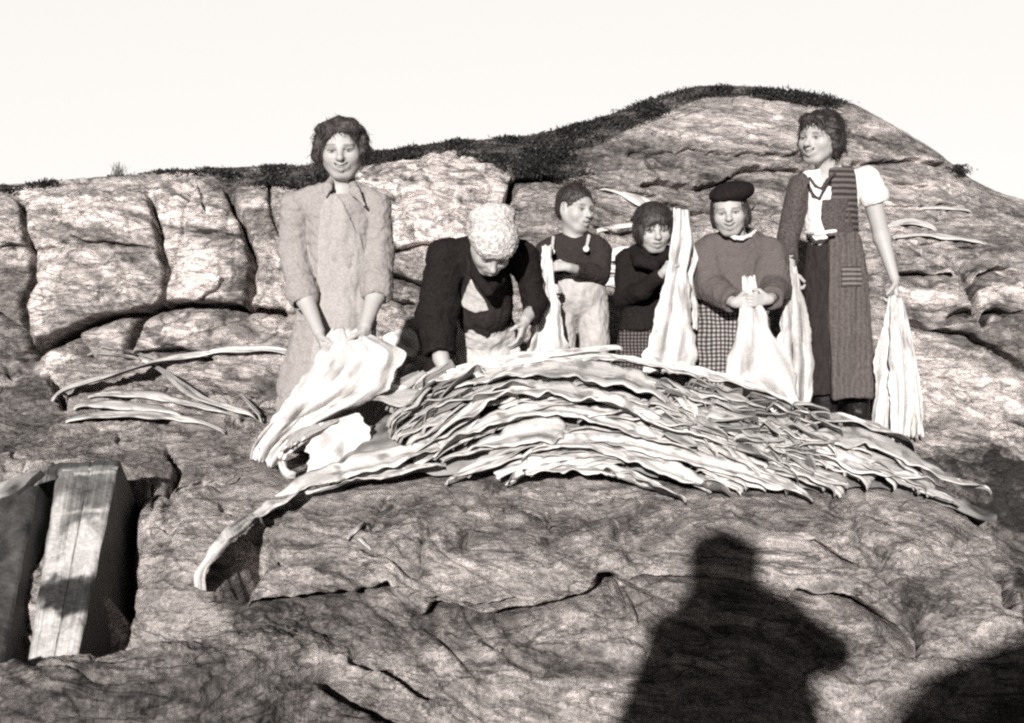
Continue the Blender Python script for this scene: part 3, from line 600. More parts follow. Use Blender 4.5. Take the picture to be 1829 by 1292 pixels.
def hand(vol, wrist, d, n, side, L=.175, curl=(55, 60, 35), thumb=.7, spread=.02):
    """palm, four fingers of different length bent towards n, and a thumb on `side`"""
    d = np.asarray(d, float); d /= np.linalg.norm(d); n = np.asarray(n, float); n = n-d*(n@d); n /= np.linalg.norm(n)
    t = np.cross(d, n)*side; k = L/.175; w = np.asarray(wrist, float)
    vol.cap(w, w+d*.02*k, .020*k, .021*k, .01)
    for q in (-.024, -.008, .008, .024): vol.cap(w+d*.012*k+t*q*.6*k, w+d*.082*k+t*q*k, .0135*k, .0125*k, .008)
    for q, ln in ((.026, .92), (.0088, 1.), (-.0088, .95), (-.025, .76)):
        p = w+d*.082*k+t*q*k; ang = 0.
        for j, (sl, r) in enumerate(((.038, .0090), (.026, .0083), (.020, .0075))):
            ang += R(curl[j]*(1+.12*(1-ln)*3)); e = d*math.cos(ang)+n*math.sin(ang)+t*q*spread*10
            p2 = p+e/np.linalg.norm(e)*sl*ln*k; vol.cap(p, p2, r*k, (r-.0006)*k, .0025); p = p2
    p = w+d*.022*k+t*.022*k; e1 = d*.62+t*.62+n*.45; e2 = d*.75+t*.1*(1-thumb)+n*.75
    p2 = p+e1/np.linalg.norm(e1)*.042*k; vol.cap(p, p2, .0125*k, .0105*k, .008); p3 = p2+e2/np.linalg.norm(e2)*.034*k; vol.cap(p2, p3, .0100*k, .0082*k, .004)
def bounds(pts, m=.14):
    p = np.array(pts); return p.min(0)-m, p.max(0)+m
class Fig:
    """a person: joints are read off the photo at depth Y, so the pose is the photo's"""
    def __init__(s, Y, label):
        s.Y = Y; s.label = label; s.s = Y/F0
    def p(s, x, y, dy=0.): return at(x, y, s.Y+dy)
    def r(s, px): return px*s.s
    def body(s, build, lo, hi, heads, h=.0037, base=None):
        v = Vol(lo, hi, h); build(v); V, Fq = v.mesh(); V = relax(V, Fq, 1, .35)
        tone = np.full(len(V), .41); 
        for hd in heads: tone = hd.paint(V, tone)
        s.o = put('person', V, Fq, M['skin'], base=base, cols={'tone': tone}, label=s.label, cat='person')
        return s.o
    def wear(s, name, mat, lo, hi, build, h=.005, parent=None, label=None, **kw):
        v = Vol(lo, hi, h); build(v); V, Fq = cloth(v, **kw)
        if len(V) < 8: print('EMPTY', name); return None
        return put(name, V, Fq, mat, parent=parent or s.o, label=label)
def hairdo(fig, hd, mat, build, amp=.010, freq=26, stretch=(1, 1, 1), h=.0042, name='hair', wisps=0, wl=.05, curl=.5):
    c = hd.c; v = Vol(c-.24*hd.H/.22, c+.24*hd.H/.22, h); build(v); V, Fq = v.mesh(); V = relax(V, Fq, 1, .4); N = vnormals(V, Fq)
    V = V+N*(amp*fbm(V*freq*np.array(stretch), 2)+amp*.25*noise(V*freq*4*np.array(stretch)))[:, None]
    if wisps:                                                           # loose locks lying along and just off the mass of hair
        rg = np.random.default_rng(int(abs(c[0])*1000)+3); N = vnormals(V, Fq); I = rg.integers(0, len(V), wisps); p = V[I]+N[I]*.001; n = N[I]
        up = hd.M[:, 2]; fl = -up+.6*n*rg.uniform(-.1, .5, (wisps, 1))+curl*np.stack([noise(p*30+5), noise(p*30+15), noise(p*30+25)], -1)*2+rg.normal(0, .25, (wisps, 3))
        L = wl*rg.uniform(.4, 1.2, (wisps, 1)); W = rg.uniform(.0007, .0022, (wisps, 1)); rows_ = []
        for q in range(6):
            d = fl-n*(fl*n).sum(1, keepdims=True)*.85; d /= np.maximum(np.linalg.norm(d, axis=1), 1e-6)[:, None]; sd = np.cross(d, n); sd /= np.maximum(np.linalg.norm(sd, axis=1), 1e-6)[:, None]
            w_ = W*(1-(q/5)**2*.9); rows_ += [p-sd*w_, p+sd*w_]
            p = p+d*L/5+n*(.0012 if q < 3 else -.0005); fl = fl+curl*.5*np.stack([noise(p*40+5), noise(p*40+15), noise(p*40+25)], -1)*2; n = n-d*(n*d).sum(1, keepdims=True)+.25*(p-c)/np.linalg.norm(p-c, axis=1)[:, None]; n /= np.linalg.norm(n, axis=1)[:, None]
        k = len(V); Wv = np.stack(rows_, 1).reshape(-1, 3); b_ = (np.arange(wisps)*12)[:, None, None]+(np.arange(5)*2)[None, :, None]+np.array([0, 1, 3, 2])[None, None, :]
        V = np.concatenate([V, Wv]); Fq = np.concatenate([Fq, b_.reshape(-1, 4)+k])
    return put(name, V, Fq, mat, parent=fig.o)
# ------------------------------------------------------------------ the people
def rk(x, y, smin=0.): return rock_at(x, y, smin)[0]
def foot(v, an, toe, r): v.cap(an, an+np.array([0, 0, -.02]), r, r, .02); v.cap(an+np.array([0, 0, -.05]), toe, r*.75, r*.6, .02)

# ---- woman in the beige coat, on the left
g = Fig(4.7, 'smiling woman in a pale work coat, holding up the largest split fish with both hands')
p, r = g.p, g.r
hdA = Head(p(611, 268, -.02), .248, (.06, -1, -.16), R(-3), .9)
def b(v):
    hdA.build(v, p(610, 345, .02))
    v.cap(p(548, 362, .02), p(656, 362, .02), r(15), None, .03); v.cap(p(610, 370, .02), p(607, 480, .02), r(40), r(36), .03, .65); v.cap(p(607, 480, .02), p(600, 560, .04), r(36), r(44), .03, .7)
    for x, k in ((578, 570), (640, 668)): v.chain([p(x, 590, .04), p(x*.5+k*.5, 700, .04), p(k, 805, .03)], [r(28), r(22), r(15)], .02); foot(v, p(k, 812, .03), p(k, 834, -.12), r(14))
    v.chain([p(533, 362, .02), p(528, 448, .02), p(546, 535, -.10), p(569, 592, -.20)], [r(18), r(17), r(16), r(10.5)], .02)
    v.chain([p(666, 362, .02), p(674, 448, .02), p(670, 530, -.10), p(653, 582, -.20)], [r(18), r(17), r(16), r(10.5)], .02)
    hand(v, p(571, 594, -.205), (.25, -.15, -1), (1, .25, 0), 1, .185, (30, 45, 30))
    hand(v, p(654, 584, -.205), (-.25, -.15, -1), (-1, .25, 0), -1, .185, (35, 50, 30))
g.body(b, p(480, 190, -.5), p(740, 850, .35), [hdA], base=p(605, 832, .03))
def coat(v, e=0.):
    v.cap(p(544, 360, .02), p(660, 360, .02), r(20)+e, None, .03); v.cap(p(592, 334, .02), p(540, 360, .02), r(14)+e, r(18)+e, .03); v.cap(p(628, 334, .02), p(664, 360, .02), r(14)+e, r(18)+e, .03); v.cap(p(609, 385, .02), p(608, 490, .02), r(61)+e, r(54)+e, .03, .68)
    v.chain([p(608, 480, .03), p(602, 560, .04), p(586, 700, .05), p(582, 800, .05)], [r(54)+e, r(70)+e, r(92)+e, r(106)+e], .02, .62)
def b(v):
    coat(v); v.plane(p(582, 800, 0), (0, 0, -1)); v.cap(p(610, 300, 0), p(610, 345, .0), r(24), None, .01, 1, 'sub')
    for sh, el, cu, hd in (((527, 368, .02), (526, 448, .03), (542, 534, -.09), (569, 592, -.20)), ((672, 368, .02), (677, 448, .03), (672, 524, -.09), (652, 582, -.20))):
        sh, el, cu, hd = p(*sh), p(*el), p(*cu), p(*hd)
        w = Vol(np.minimum(np.minimum(sh, el), cu)-.1, np.maximum(np.maximum(sh, el), cu)+.1, .005)
        v.cap(sh, el, r(26), r(27), .010); d = (cu-el)/np.linalg.norm(cu-el)
        v.cap(el, cu-d*.02, r(28), r(25), .008); v.plane(cu, d, .006, .09)
        v.cap(cu-d*.062, cu-d*.022, r(29.5), r(29), .003); v.cap(cu-d*.02, cu+d*.09, r(20), r(18), .004, 1, 'sub')
g.wear('coat', M['coat'], p(455, 320, -.45), p(730, 812, .45), b, folds=.0075, fscale=(19, 19, 25), fine=.0015, n=1, seed=1)
def b(v):
    coat(v, .016); v.plane(p(600, 600, -.02), (0, 1, 0))
    v.mask([(566, 372), (583, 345), (598, 345), (640, 420), (655, 480), (662, 540), (672, 640), (672, 720), (540, 720), (556, 560), (560, 480), (562, 420)], 4.55)
g.wear('apron', M['apron_a'], p(520, 330, -.45), p(700, 740, .05), b, folds=.013, fscale=(12, 9, 4.5), fine=.001, seed=1)
for q in (-1, 1):                                                     # the two halves of the turned-down collar
    c = p(610, 335, -.07); v = Vol(c-.2, c+.2, .005)
    pts = [p(594, 318, .0), p(584, 336, -.085), p(582, 350, -.10)] if q < 0 else [p(628, 322, .0), p(634, 342, -.085), p(650, 366, -.095)]
    def b(v): v.cap(pts[0], pts[1], .014, .022, .006, .35); v.cap(pts[1], pts[2], .022, .008, .006, .35)
    g.wear('collar', M['coat'], c-.22, c+.22, b, folds=.004, seed=3)
def b(v):
    E = lambda pp, rr, k=.015, mode='add': v.ell(hdA.w(*pp), np.array(rr)*hdA.H, k, hdA.M, mode)
    E((0, -.08, .20), (.42, .46, .38)); E((.39, .0, .04), (.12, .24, .27)); E((-.38, -.04, .05), (.11, .25, .28)); E((.41, -.02, -.12), (.11, .18, .13)); E((-.38, -.08, -.12), (.10, .2, .13))
    E((.17, .20, .37), (.24, .15, .12), .03); E((-.16, .20, .38), (.2, .14, .11), .03)
    E((-.02, .52, -.10), (.345, .44, .44), .01, 'sub'); E((0, .2, -.55), (.3, .3, .35), .01, 'sub')
hairdo(g, hdA, M['hair'], b, .010, 20, (1, 1, 1.8), wisps=1500, wl=.045, curl=.9)

# ---- woman stooping over the pile in a white headscarf
g = Fig(4.85, 'stooping woman in a white headscarf and black jacket, reaching down to the heap'); p, r = g.p, g.r
hdB = Head(p(879, 440, -.32), .23, (.10, -.62, -.84), R(6), .2)
def b(v):
    hdB.build(v, p(865, 450, -.12))
    v.cap(p(862, 585, .22), p(864, 455, -.10), r(40), r(36), .04, .8); v.cap(p(812, 462, -.08), p(922, 462, -.08), r(17), None, .03); v.cap(p(835, 600, .25), p(895, 600, .25), r(34), None, .03)
    for x in (832, 892): v.chain([p(x, 610, .25), p(x-2, 690, .16), p(x-4, 765, .2)], [r(28), r(20), r(14)], .02); foot(v, p(x-4, 768, .2), p(x-4, 778, .06), r(13))
    v.chain([p(800, 462, -.08), p(778, 570, -.12), p(788, 640, -.20), p(800, 676, -.24)], [r(19), r(17), r(13), r(9.5)], .02)
    v.chain([p(930, 462, -.08), p(958, 545, -.10), p(938, 572, -.22)], [r(18), r(15), r(10)], .02)
    hand(v, p(801, 678, -.245), (.35, -.35, -1), (1, .3, -.1), 1, .17, (30, 40, 30)); hand(v, p(938, 573, -.225), (-.25, -.3, -1), (-.8, .3, .2), -1, .16, (15, 25, 20))
g.body(b, p(735, 345, -.65), p(985, 800, .5), [hdB], base=p(860, 778, .2))
def b(v):
    v.chain([p(862, 610, .22), p(862, 530, .08), p(864, 462, -.10)], [r(55), r(52), r(44)], .04, .85); v.cap(p(802, 455, -.07), p(926, 455, -.07), r(30), r(26), .03)
    v.chain([p(797, 462, -.08), p(779, 560, -.12)], [r(36), r(37)], .02); e, c = p(780, 555, -.12), p(786, 634, -.2); d = (c-e)/np.linalg.norm(c-e)
    v.cap(e, c, r(36), r(27), .02); v.plane(c, d, .004, .09); v.cap(c-d*.02, c+d*.08, r(18), r(16), .004, 1, 'sub')
    v.cap(p(932, 460, -.08), p(956, 540, -.10), r(28), r(20), .02); v.cap(p(956, 540, -.10), p(948, 562, -.16), r(20), r(16), .02); v.cap(p(948, 560, -.16), p(938, 574, -.22), r(12), None, .003, 1, 'sub')
    v.ell(p(872, 475, -.3), (r(24), .12, r(34)), .02, None, 'sub')
g.wear('jacket', M['black_wool'], p(715, 405, -.5), p(1000, 690, .55), b, folds=.014, fscale=(10, 10, 12), seed=5)
def b(v):
    v.chain([p(855, 600, .27), p(845, 690, .22), p(840, 775, .2)], [r(66), r(96), r(106)], .03, .6); v.plane(p(840, 768, 0), (0, 0, -1))
g.wear('skirt', M['black_wool'], p(715, 560, -.3), p(985, 790, .75), b, folds=.016, fscale=(12, 9, 3), seed=6)
def b(v):
    v.chain([p(868, 585, .16), p(868, 650, .15), p(862, 745, .13)], [r(66), r(88), r(98)], .03, .62); v.cap(p(866, 596, .11), p(866, 560, .03), r(58), r(52), .02, .72)
    v.plane(p(862, 650, .06), (0, 1, 0)); v.mask([(815, 560), (850, 578), (905, 574), (925, 600), (938, 660), (940, 740), (742, 740), (750, 655), (764, 620), (806, 640), (812, 590)], 4.75)
g.wear('apron', M['apron_b'], p(735, 480, -.5), p(970, 750, .3), b, folds=.022, fscale=(9, 9, 9), fine=.002, seed=7)
def b(v):
    v.chain([p(864, 605, .12), p(866, 540, -.04), p(868, 480, -.16)], [r(50), r(46), r(34)], .03, .7); v.plane(p(862, 606, 0), (0, 0, -1), .004)
g.wear('bodice', M['brown_wool'], p(800, 470, -.45), p(940, 620, .1), b, folds=.008, seed=8)
def b(v):
    E = lambda pp, rr, k=.012, mode='add': v.ell(hdB.w(*pp), np.array(rr)*hdB.H, k, hdB.M, mode)
    E((0, -.02, .24), (.44, .48, .40)); v.ell(p(853, 389, -.30), (r(15), .07, r(15)), .03); v.ell(p(903, 384, -.30), (r(17), .07, r(15)), .03); v.ell(p(878, 420, -.40), (r(36), .05, r(20)), .03); v.ell(p(878, 386, -.34), (r(30), .06, r(18)), .03); E((.0, -.42, .32), (.3, .2, .3), .03); E((0, -.22, .0), (.40, .32, .40)); E((0, .28, .24), (.33, .16, .16)); E((.0, .45, -.28), (.29, .36, .46), .008, 'sub'); E((0, .1, -.6), (.4, .5, .35), .01, 'sub')
hairdo(g, hdB, M['scarf'], b, .0035, 60, name='headscarf')
def b(v):
    v.chain([p(848, 455, -.16), p(850, 490, -.22), p(872, 520, -.27), p(893, 500, -.22), p(900, 460, -.16)], [r(10), r(9), r(9), r(8), r(8)], .01)
g.wear('neckerchief', M['black_wool'], p(815, 425, -.5), p(930, 550, .1), b, folds=.006, seed=9)

def b(v):
    v.chain([p(864, 605, .12), p(866, 540, -.04), p(868, 480, -.16)], [r(53), r(49), r(37)], .03, .72); v.plane(p(862, 560, -.05), (0, 1, 0))
    v.mask([(842, 498), (850, 516), (866, 536), (874, 556), (848, 560), (820, 547), (830, 520)], 4.68)
g.wear('bib', M['apron_b'], p(800, 470, -.45), p(930, 610, .1), b, folds=.004, seed=8)

# ---- the small boy
g = Fig(5.0, 'small boy with cropped hair, dark jersey and pale braced trousers, looking aside'); p, r = g.p, g.r
hdC = Head(p(1028, 373, 0), .212, (.62, -.80, -.12), R(2), .1, True)
def b(v):
    hdC.build(v, p(1025, 432, .01))
    v.cap(p(990, 447, .02), p(1062, 447, .02), r(12), None, .02); v.cap(p(1027, 455, .02), p(1027, 500, .02), r(30), r(28), .03, .7); v.cap(p(1027, 500, .02), p(1028, 535, .02), r(28), r(32), .03, .75)
    for x, k in ((1006, 1002), (1056, 1060)): v.chain([p(x, 545, .02), p(k, 630, .02), p(k, 735, .04)], [r(20), r(14), r(10)], .02); foot(v, p(k, 745, .04), p(k-4, 757, -.09), r(10))
    v.chain([p(979, 452, .02), p(968, 500, .0), p(980, 520, -.13)], [r(13), r(11), r(7.5)], .015); v.chain([p(1070, 452, .02), p(1068, 493, -.02), p(1016, 478, -.16)], [r(13), r(11), r(8)], .015)
    hand(v, p(981, 520, -.135), (.25, -.9, .15), (.9, .2, 0), -1, .115, (55, 60, 40)); hand(v, p(1014, 477, -.165), (-1, -.25, .05), (-.2, .9, -.3), -1, .115, (50, 60, 40))
g.body(b, p(930, 322, -.35), p(1105, 775, .25), [hdC], .0036, base=p(1030, 757, .04))
def b(v):
    v.cap(p(990, 440, .02), p(1064, 440, .02), r(19), None, .03); v.cap(p(1027, 455, .02), p(1027, 505, .02), r(45), r(45), .03, .72); v.ell(p(1026, 418, 0), (r(20), .05, r(10)), .004, None, 'sub')
    for a, e, c, f in (((977, 450, .02), (965, 500, .0), (977, 518, -.11), (21, 18, 13)), ((1073, 450, .02), (1070, 492, -.02), (1026, 481, -.145), (21, 19, 13))):
        a, e, c = p(*a), p(*e), p(*c); d = (c-e)/np.linalg.norm(c-e); v.cap(a, e, r(f[0]), r(f[1]), .012); v.cap(e, c, r(f[1]), r(f[2]), .012); v.plane(c, d, .003, .045); v.cap(c-d*.015, c+d*.05, r(9), None, .003, 1, 'sub')
g.wear('jersey', M['dark_wool'], p(925, 405, -.3), p(1110, 520, .25), b, .0045, folds=.006, fscale=(16, 16, 16), seed=11)
def b(v):
    v.cap(p(1024, 486, .02), p(1030, 520, .02), r(47), r(52), .02, .74)
    for x, k in ((1004, 1000), (1058, 1064)): v.cap(p(x, 535, .02), p(k, 648, .02), r(28), r(26), .006, .9)
    v.plane(p(1030, 491, 0), (.06, 0, 1), .004); v.plane(p(1030, 642, 0), (0, 0, -1), .003)
g.wear('trousers', M['linen'], p(940, 470, -.25), p(1115, 660, .3), b, .0045, folds=.011, fscale=(13, 10, 7), seed=12)
for a, e in (((988, 424, -.045), (986, 450, -.085)), ((1052, 422, -.045), (1047, 445, -.085))):
    s_ = g.wear('brace', M['linen'], p(970, 400, -.25), p(1065, 470, .05), lambda v: v.cap(p(*a), p(*e), r(3.6), r(3.2), .002, .5), .004, folds=.001)
    g.wear('button', M['button'], p(*e)-.03, p(*e)+.03, lambda v: v.ell(p(e[0], e[1], e[2]-.012), (r(5.5), .008, r(5.5)), .001), .002, folds=0., fine=0., parent=s_)
def b(v):
    E = lambda pp, rr, k=.010, mode='add': v.ell(hdC.w(*pp), np.array(rr)*hdC.H, k, hdC.M, mode)
    E((0, -.08, .17), (.375, .45, .37)); E((0, -.2, -.02), (.33, .33, .3)); E((0, .56, -.06), (.40, .40, .40), .008, 'sub'); E((0, .08, -.5), (.45, .55, .36), .01, 'sub')
    for q in (-1, 1): E((.37*q, .02, -.05), (.10, .13, .17), .006, 'sub')
hairdo(g, hdC, M['hair_dark'], b, .0025, 40, wisps=1100, wl=.014, curl=.1, h=.0036)

# ---- girl with the bobbed hair
g = Fig(5.05, 'girl with a dark bobbed fringe peering past the tall fish she holds'); p, r = g.p, g.r
hdD = Head(p(1167, 408, -.03), .215, (.10, -1, -.22), R(-4), .25, True)
def b(v):
    hdD.build(v, p(1158, 462, .03))
    v.cap(p(1128, 470, .03), p(1182, 470, .03), r(13), None, .02); v.chain([p(1153, 475, .03), p(1150, 560, .03), p(1150, 600, .03)], [r(29), r(26), r(32)], .03, .72)
    for k in (1132, 1166): v.chain([p(k, 610, .03), p(k, 680, .03), p(k, 745, .05)], [r(19), r(15), r(10)], .02); foot(v, p(k, 752, .05), p(k, 764, -.09), r(10))
    v.chain([p(1120, 475, .03), p(1116, 535, .0), p(1168, 548, -.17)], [r(14), r(12), r(8)], .015); v.chain([p(1186, 472, .03), p(1176, 520, -.09), p(1187, 484, -.22)], [r(13), r(12), r(7.5)], .015)
    v.chain([p(1188, 472, .03), p(1226, 540, -.02), p(1226, 512, -.17)], [r(9), r(10), r(7.5)], .015)
    hand(v, p(1187, 485, -.225), (.5, -.3, .85), (.7, .45, -.2), 1, .125, (60, 65, 40)); hand(v, p(1227, 511, -.175), (-.35, -.3, .8), (-.7, .2, -.2), -1, .125, (60, 60, 40))
def bD(v):
    hdD.build(v, p(1158, 462, .03))
    v.cap(p(1128, 470, .03), p(1182, 470, .03), r(13), None, .02); v.chain([p(1153, 475, .03), p(1150, 560, .03), p(1150, 600, .03)], [r(29), r(26), r(32)], .03, .72)
    for k in (1132, 1166): v.chain([p(k, 610, .03), p(k, 680, .03), p(k, 745, .05)], [r(19), r(15), r(10)], .02); foot(v, p(k, 752, .05), p(k, 764, -.09), r(10))
    v.chain([p(1120, 475, .03), p(1116, 535, .0), p(1150, 520, -.14), p(1186, 486, -.22)], [r(14), r(12), r(10), r(7.5)], .015)
    v.chain([p(1188, 472, .03), p(1232, 538, -.0), p(1228, 514, -.17)], [r(13), r(11), r(7.5)], .015)
    hand(v, p(1186, 486, -.225), (.6, -.3, .6), (.5, .6, -.2), 1, .125, (60, 65, 40)); hand(v, p(1228, 513, -.175), (-.35, -.4, .7), (-.7, .3, -.2), -1, .125, (60, 60, 40))
g.body(bD, p(1075, 345, -.42), p(1265, 785, .3), [hdD], .0036, base=p(1150, 764, .05))
def b(v):
    v.cap(p(1127, 464, .03), p(1186, 464, .03), r(20), None, .03); v.chain([p(1152, 470, .03), p(1150, 560, .03), p(1148, 592, .03)], [r(38), r(38), r(45)], .03, .78); v.plane(p(1150, 588, 0), (.04, 0, -1), .004)
    v.cap(p(1121, 468, .03), p(1117, 530, .0), r(22), r(20), .015); v.cap(p(1117, 530, .0), p(1148, 520, -.13), r(20), r(15), .015); v.cap(p(1148, 520, -.13), p(1176, 494, -.195), r(15), r(12), .01)
    v.cap(p(1192, 472, .03), p(1232, 538, .0), r(18), r(15), .015); v.cap(p(1232, 538, 0), p(1230, 524, -.12), r(15), r(11), .01)
g.wear('jersey', M['black_wool'], p(1070, 430, -.42), p(1270, 610, .3), b, .0045, folds=.007, fscale=(15, 15, 13), seed=14)
g.wear('collar', M['black_wool'], p(1110, 425, -.3), p(1215, 490, .2), lambda v: (v.chain([p(1130, 450, .03), p(1142, 466, -.09), p(1168, 474, -.13), p(1190, 458, -.06), p(1192, 448, .02)], [r(11), r(12), r(10), r(10), r(9)], .01)), .0045, folds=.005, seed=15)
def b(v): v.chain([p(1149, 575, .03), p(1146, 640, .03), p(1143, 700, .03)], [r(38), r(47), r(54)], .02, .7); v.plane(p(1145, 695, 0), (0, 0, -1), .003)
g.wear('skirt', M['check_dark'], p(1075, 560, -.3), p(1225, 710, .35), b, folds=.009, fscale=(16, 10, 3), seed=16)
def b(v):
    E = lambda pp, rr, k=.010, mode='add': v.ell(hdD.w(*pp), np.array(rr)*hdD.H, k, hdD.M, mode)
    E((0, -.06, .18), (.43, .47, .40)); E((.30, .02, -.04), (.16, .30, .27)); E((-.30, .02, -.04), (.16, .30, .27)); E((0, -.25, -.08), (.38, .28, .30)); E((0, .24, .21), (.33, .19, .17))
    v.cap(hdD.w(0, .6, .02), hdD.w(0, .6, -.30), .25*hdD.H, None, .004, 1, 'sub'); E((0, .52, -.16), (.275, .42, .27), .006, 'sub'); E((0, .1, -.58), (.45, .55, .27), .008, 'sub')
hairdo(g, hdD, M['hair_dark'], b, .0012, 30, (1, 1, .3), wisps=1500, wl=.034, curl=.03, h=.0036)

# ---- girl in the beret
g = Fig(5.0, 'smiling girl in a black beret, grey pullover and checked skirt, gripping a fish'); p, r = g.p, g.r
hdE = Head(p(1302, 378, -.04), .215, (-.22, -1, -.16), R(-6), .8, True)
def b(v):
    hdE.build(v, p(1318, 432, .03))
    v.cap(p(1268, 447, .03), p(1370, 447, .03), r(16), None, .02); v.chain([p(1316, 460, .03), p(1314, 530, .03), p(1308, 590, .03)], [r(38), r(34), r(40)], .03, .72)
    for k in (1285, 1330): v.chain([p(k, 600, .03), p(k, 690, .03), p(k, 755, .05)], [r(22), r(16), r(11)], .02); foot(v, p(k, 760, .05), p(k, 772, -.1), r(11))
    v.chain([p(1258, 456, .03), p(1262, 515, -.02), p(1312, 541, -.24)], [r(16), r(14), r(9)], .015); v.chain([p(1380, 458, .03), p(1392, 515, -.02), p(1374, 535, -.25)], [r(16), r(14), r(9)], .015)
    hand(v, p(1312, 541, -.245), (1, -.25, .12), (.1, .9, -.1), 1, .15, (25, 50, 50)); hand(v, p(1374, 535, -.255), (-1, -.3, -.05), (-.1, .9, .1), -1, .15, (30, 55, 50))
g.body(b, p(1210, 320, -.42), p(1430, 790, .3), [hdE], .0036, base=p(1308, 772, .05))
def b(v):
    v.cap(p(1272, 444, .03), p(1366, 446, .03), r(26), None, .03); v.chain([p(1318, 458, .03), p(1316, 530, .03), p(1314, 545, .03)], [r(54), r(62), r(60)], .03, .70); v.plane(p(1312, 556, 0), (.03, 0, -1), .004)
    v.cap(p(1322, 395, -.02), p(1322, 424, .01), r(20), r(22), .005, 1, 'sub')
    for a, e, c in (((1264, 454, .03), (1268, 512, -.02), (1308, 539, -.215)), ((1378, 456, .03), (1384, 514, -.02), (1378, 534, -.225))):
        a, e, c = p(*a), p(*e), p(*c); d = (c-e)/np.linalg.norm(c-e); v.cap(a, e, r(29), r(30), .015); v.cap(e, c, r(30), r(20), .015); v.plane(c, d, .004, .07); v.cap(c-d*.02, c+d*.06, r(11), None, .003, 1, 'sub')
g.wear('pullover', M['grey_knit'], p(1215, 405, -.42), p(1430, 575, .35), b, .0048, folds=.010, fscale=(12, 12, 12), seed=18)
g.wear('neckband', M['white_cotton'], p(1285, 400, -.25), p(1365, 440, .15), lambda v: v.chain([p(1302, 419, -.06), p(1312, 425, -.09), p(1326, 426, -.09), p(1340, 421, -.06), p(1349, 413, .0)], [r(3.6)]*5, .004), .003, folds=.001)
def b(v): v.chain([p(1308, 540, .03), p(1298, 620, .03), p(1292, 705, .03)], [r(60), r(66), r(74)], .02, .66); v.plane(p(1300, 702, 0), (0, 0, -1), .003)
g.wear('skirt', M['check'], p(1200, 520, -.35), p(1400, 715, .4), b, folds=.010, fscale=(14, 9, 2.5), seed=19)
def b(v):
    v.ell(hdE.w(-.05, -.02, .36), np.array((.45, .49, .19))*hdE.H, .01, hdE.M); v.ell(hdE.w(-.16, -.08, .42), np.array((.42, .44, .2))*hdE.H, .03, hdE.M); v.ell(hdE.w(0, .0, .1), np.array((.37, .42, .30))*hdE.H, .004, hdE.M, 'sub')
hairdo(g, hdE, M['black_wool'], b, .004, 30, h=.0036, name='beret')
def b(v):
    E = lambda pp, rr, k=.010, mode='add': v.ell(hdE.w(*pp), np.array(rr)*hdE.H, k, hdE.M, mode)
    E((0, -.10, .12), (.385, .42, .34)); E((-.33, -.02, -.10), (.13, .22, .28)); E((.32, -.06, -.10), (.09, .2, .25)); E((0, .48, -.10), (.32, .42, .5), .006, 'sub'); E((0, .05, -.62), (.25, .5, .3), .006, 'sub')
hairdo(g, hdE, M['hair_dark'], b, .006, 40, (1, 1, .4), wisps=500, wl=.04, curl=.4, h=.0036)

# ---- woman on the right, laughing towards the others
g = Fig(5.2, 'laughing bare-armed woman in a white blouse, knitted waistcoat and dark skirt'); p, r = g.p, g.r
hdF = Head(p(1464, 247, -.01), .245, (-.74, -.70, -.08), R(2), 1.)
def b(v):
    hdF.build(v, p(1482, 318, .03))
    v.cap(p(1440, 332, .03), p(1540, 330, .03), r(15), None, .03); v.chain([p(1485, 345, .03), p(1482, 415, .03), p(1488, 480, .04)], [r(36), r(30), r(38)], .03, .68)
    for x, k in ((1468, 1474), (1520, 1532)): v.chain([p(x, 500, .04), p(k, 620, .03), p(k, 755, .05)], [r(28), r(20), r(13)], .02); foot(v, p(k, 758, .05), p(k-6, 768, -.1), r(12))
    v.chain([p(1552, 330, .03), p(1575, 425, .03), p(1597, 497, -.04)], [r(17), r(14), r(8.5)], .02); v.chain([p(1430, 335, .03), p(1408, 425, .02), p(1412, 480, -.12)], [r(15), r(13), r(8)], .02)
    hand(v, p(1598, 499, -.045), (.08, -.1, -1), (-.9, .3, 0), -1, .17, (40, 55, 40)); hand(v, p(1412, 482, -.125), (.05, -.2, -1), (.9, .3, 0), 1, .16, (45, 55, 40))
g.body(b, p(1380, 180, -.4), p(1640, 790, .35), [hdF], base=p(1505, 770, .05))
def torso(v, e): v.cap(p(1447, 324, .03), p(1538, 322, .03), r(19)+e, None, .03); v.chain([p(1484, 345, .03), p(1483, 400, .03), p(1484, 425, .03)], [r(50)+e, r(43)+e, r(42)+e], .03, .68)
def b(v):
    torso(v, 0.); v.cap(p(1462, 288, -.08), p(1482, 322, -.03), r(17), r(15), .006, 1, 'sub'); v.cap(p(1470, 318, -.16), p(1468, 345, -.16), r(14), r(3), .006, 1, 'sub')
    v.chain([p(1546, 322, .03), p(1562, 352, .03)], [r(25), r(25)], .015); c, d = p(1566, 364, .03), np.array([.25, 0, -1]); v.plane(c, d, .004, .12); v.cap(p(1562, 350, .03), p(1572, 390, .03), r(17), None, .003, 1, 'sub')
g.wear('blouse', M['white_cotton'], p(1400, 290, -.3), p(1600, 440, .35), b, folds=.007, fscale=(14, 14, 10), seed=21)
def b(v):
    torso(v, .010); v.plane(p(1484, 420, 0), (0, 0, -1), .004)
    v.mask([(1488, 296), (1535, 292), (1538, 330), (1548, 415), (1492, 420), (1482, 385), (1490, 345)], 5.1)
    w = 1
def b_left(v): torso(v, .010); v.mask([(1405, 300), (1438, 306), (1434, 360), (1438, 420), (1430, 428), (1405, 420)], 5.1)
g.wear('waistcoat', M['band_knit'], p(1470, 285, -.3), p(1560, 430, .35), b, folds=.004, seed=22, label='banded knitted waistcoat front')
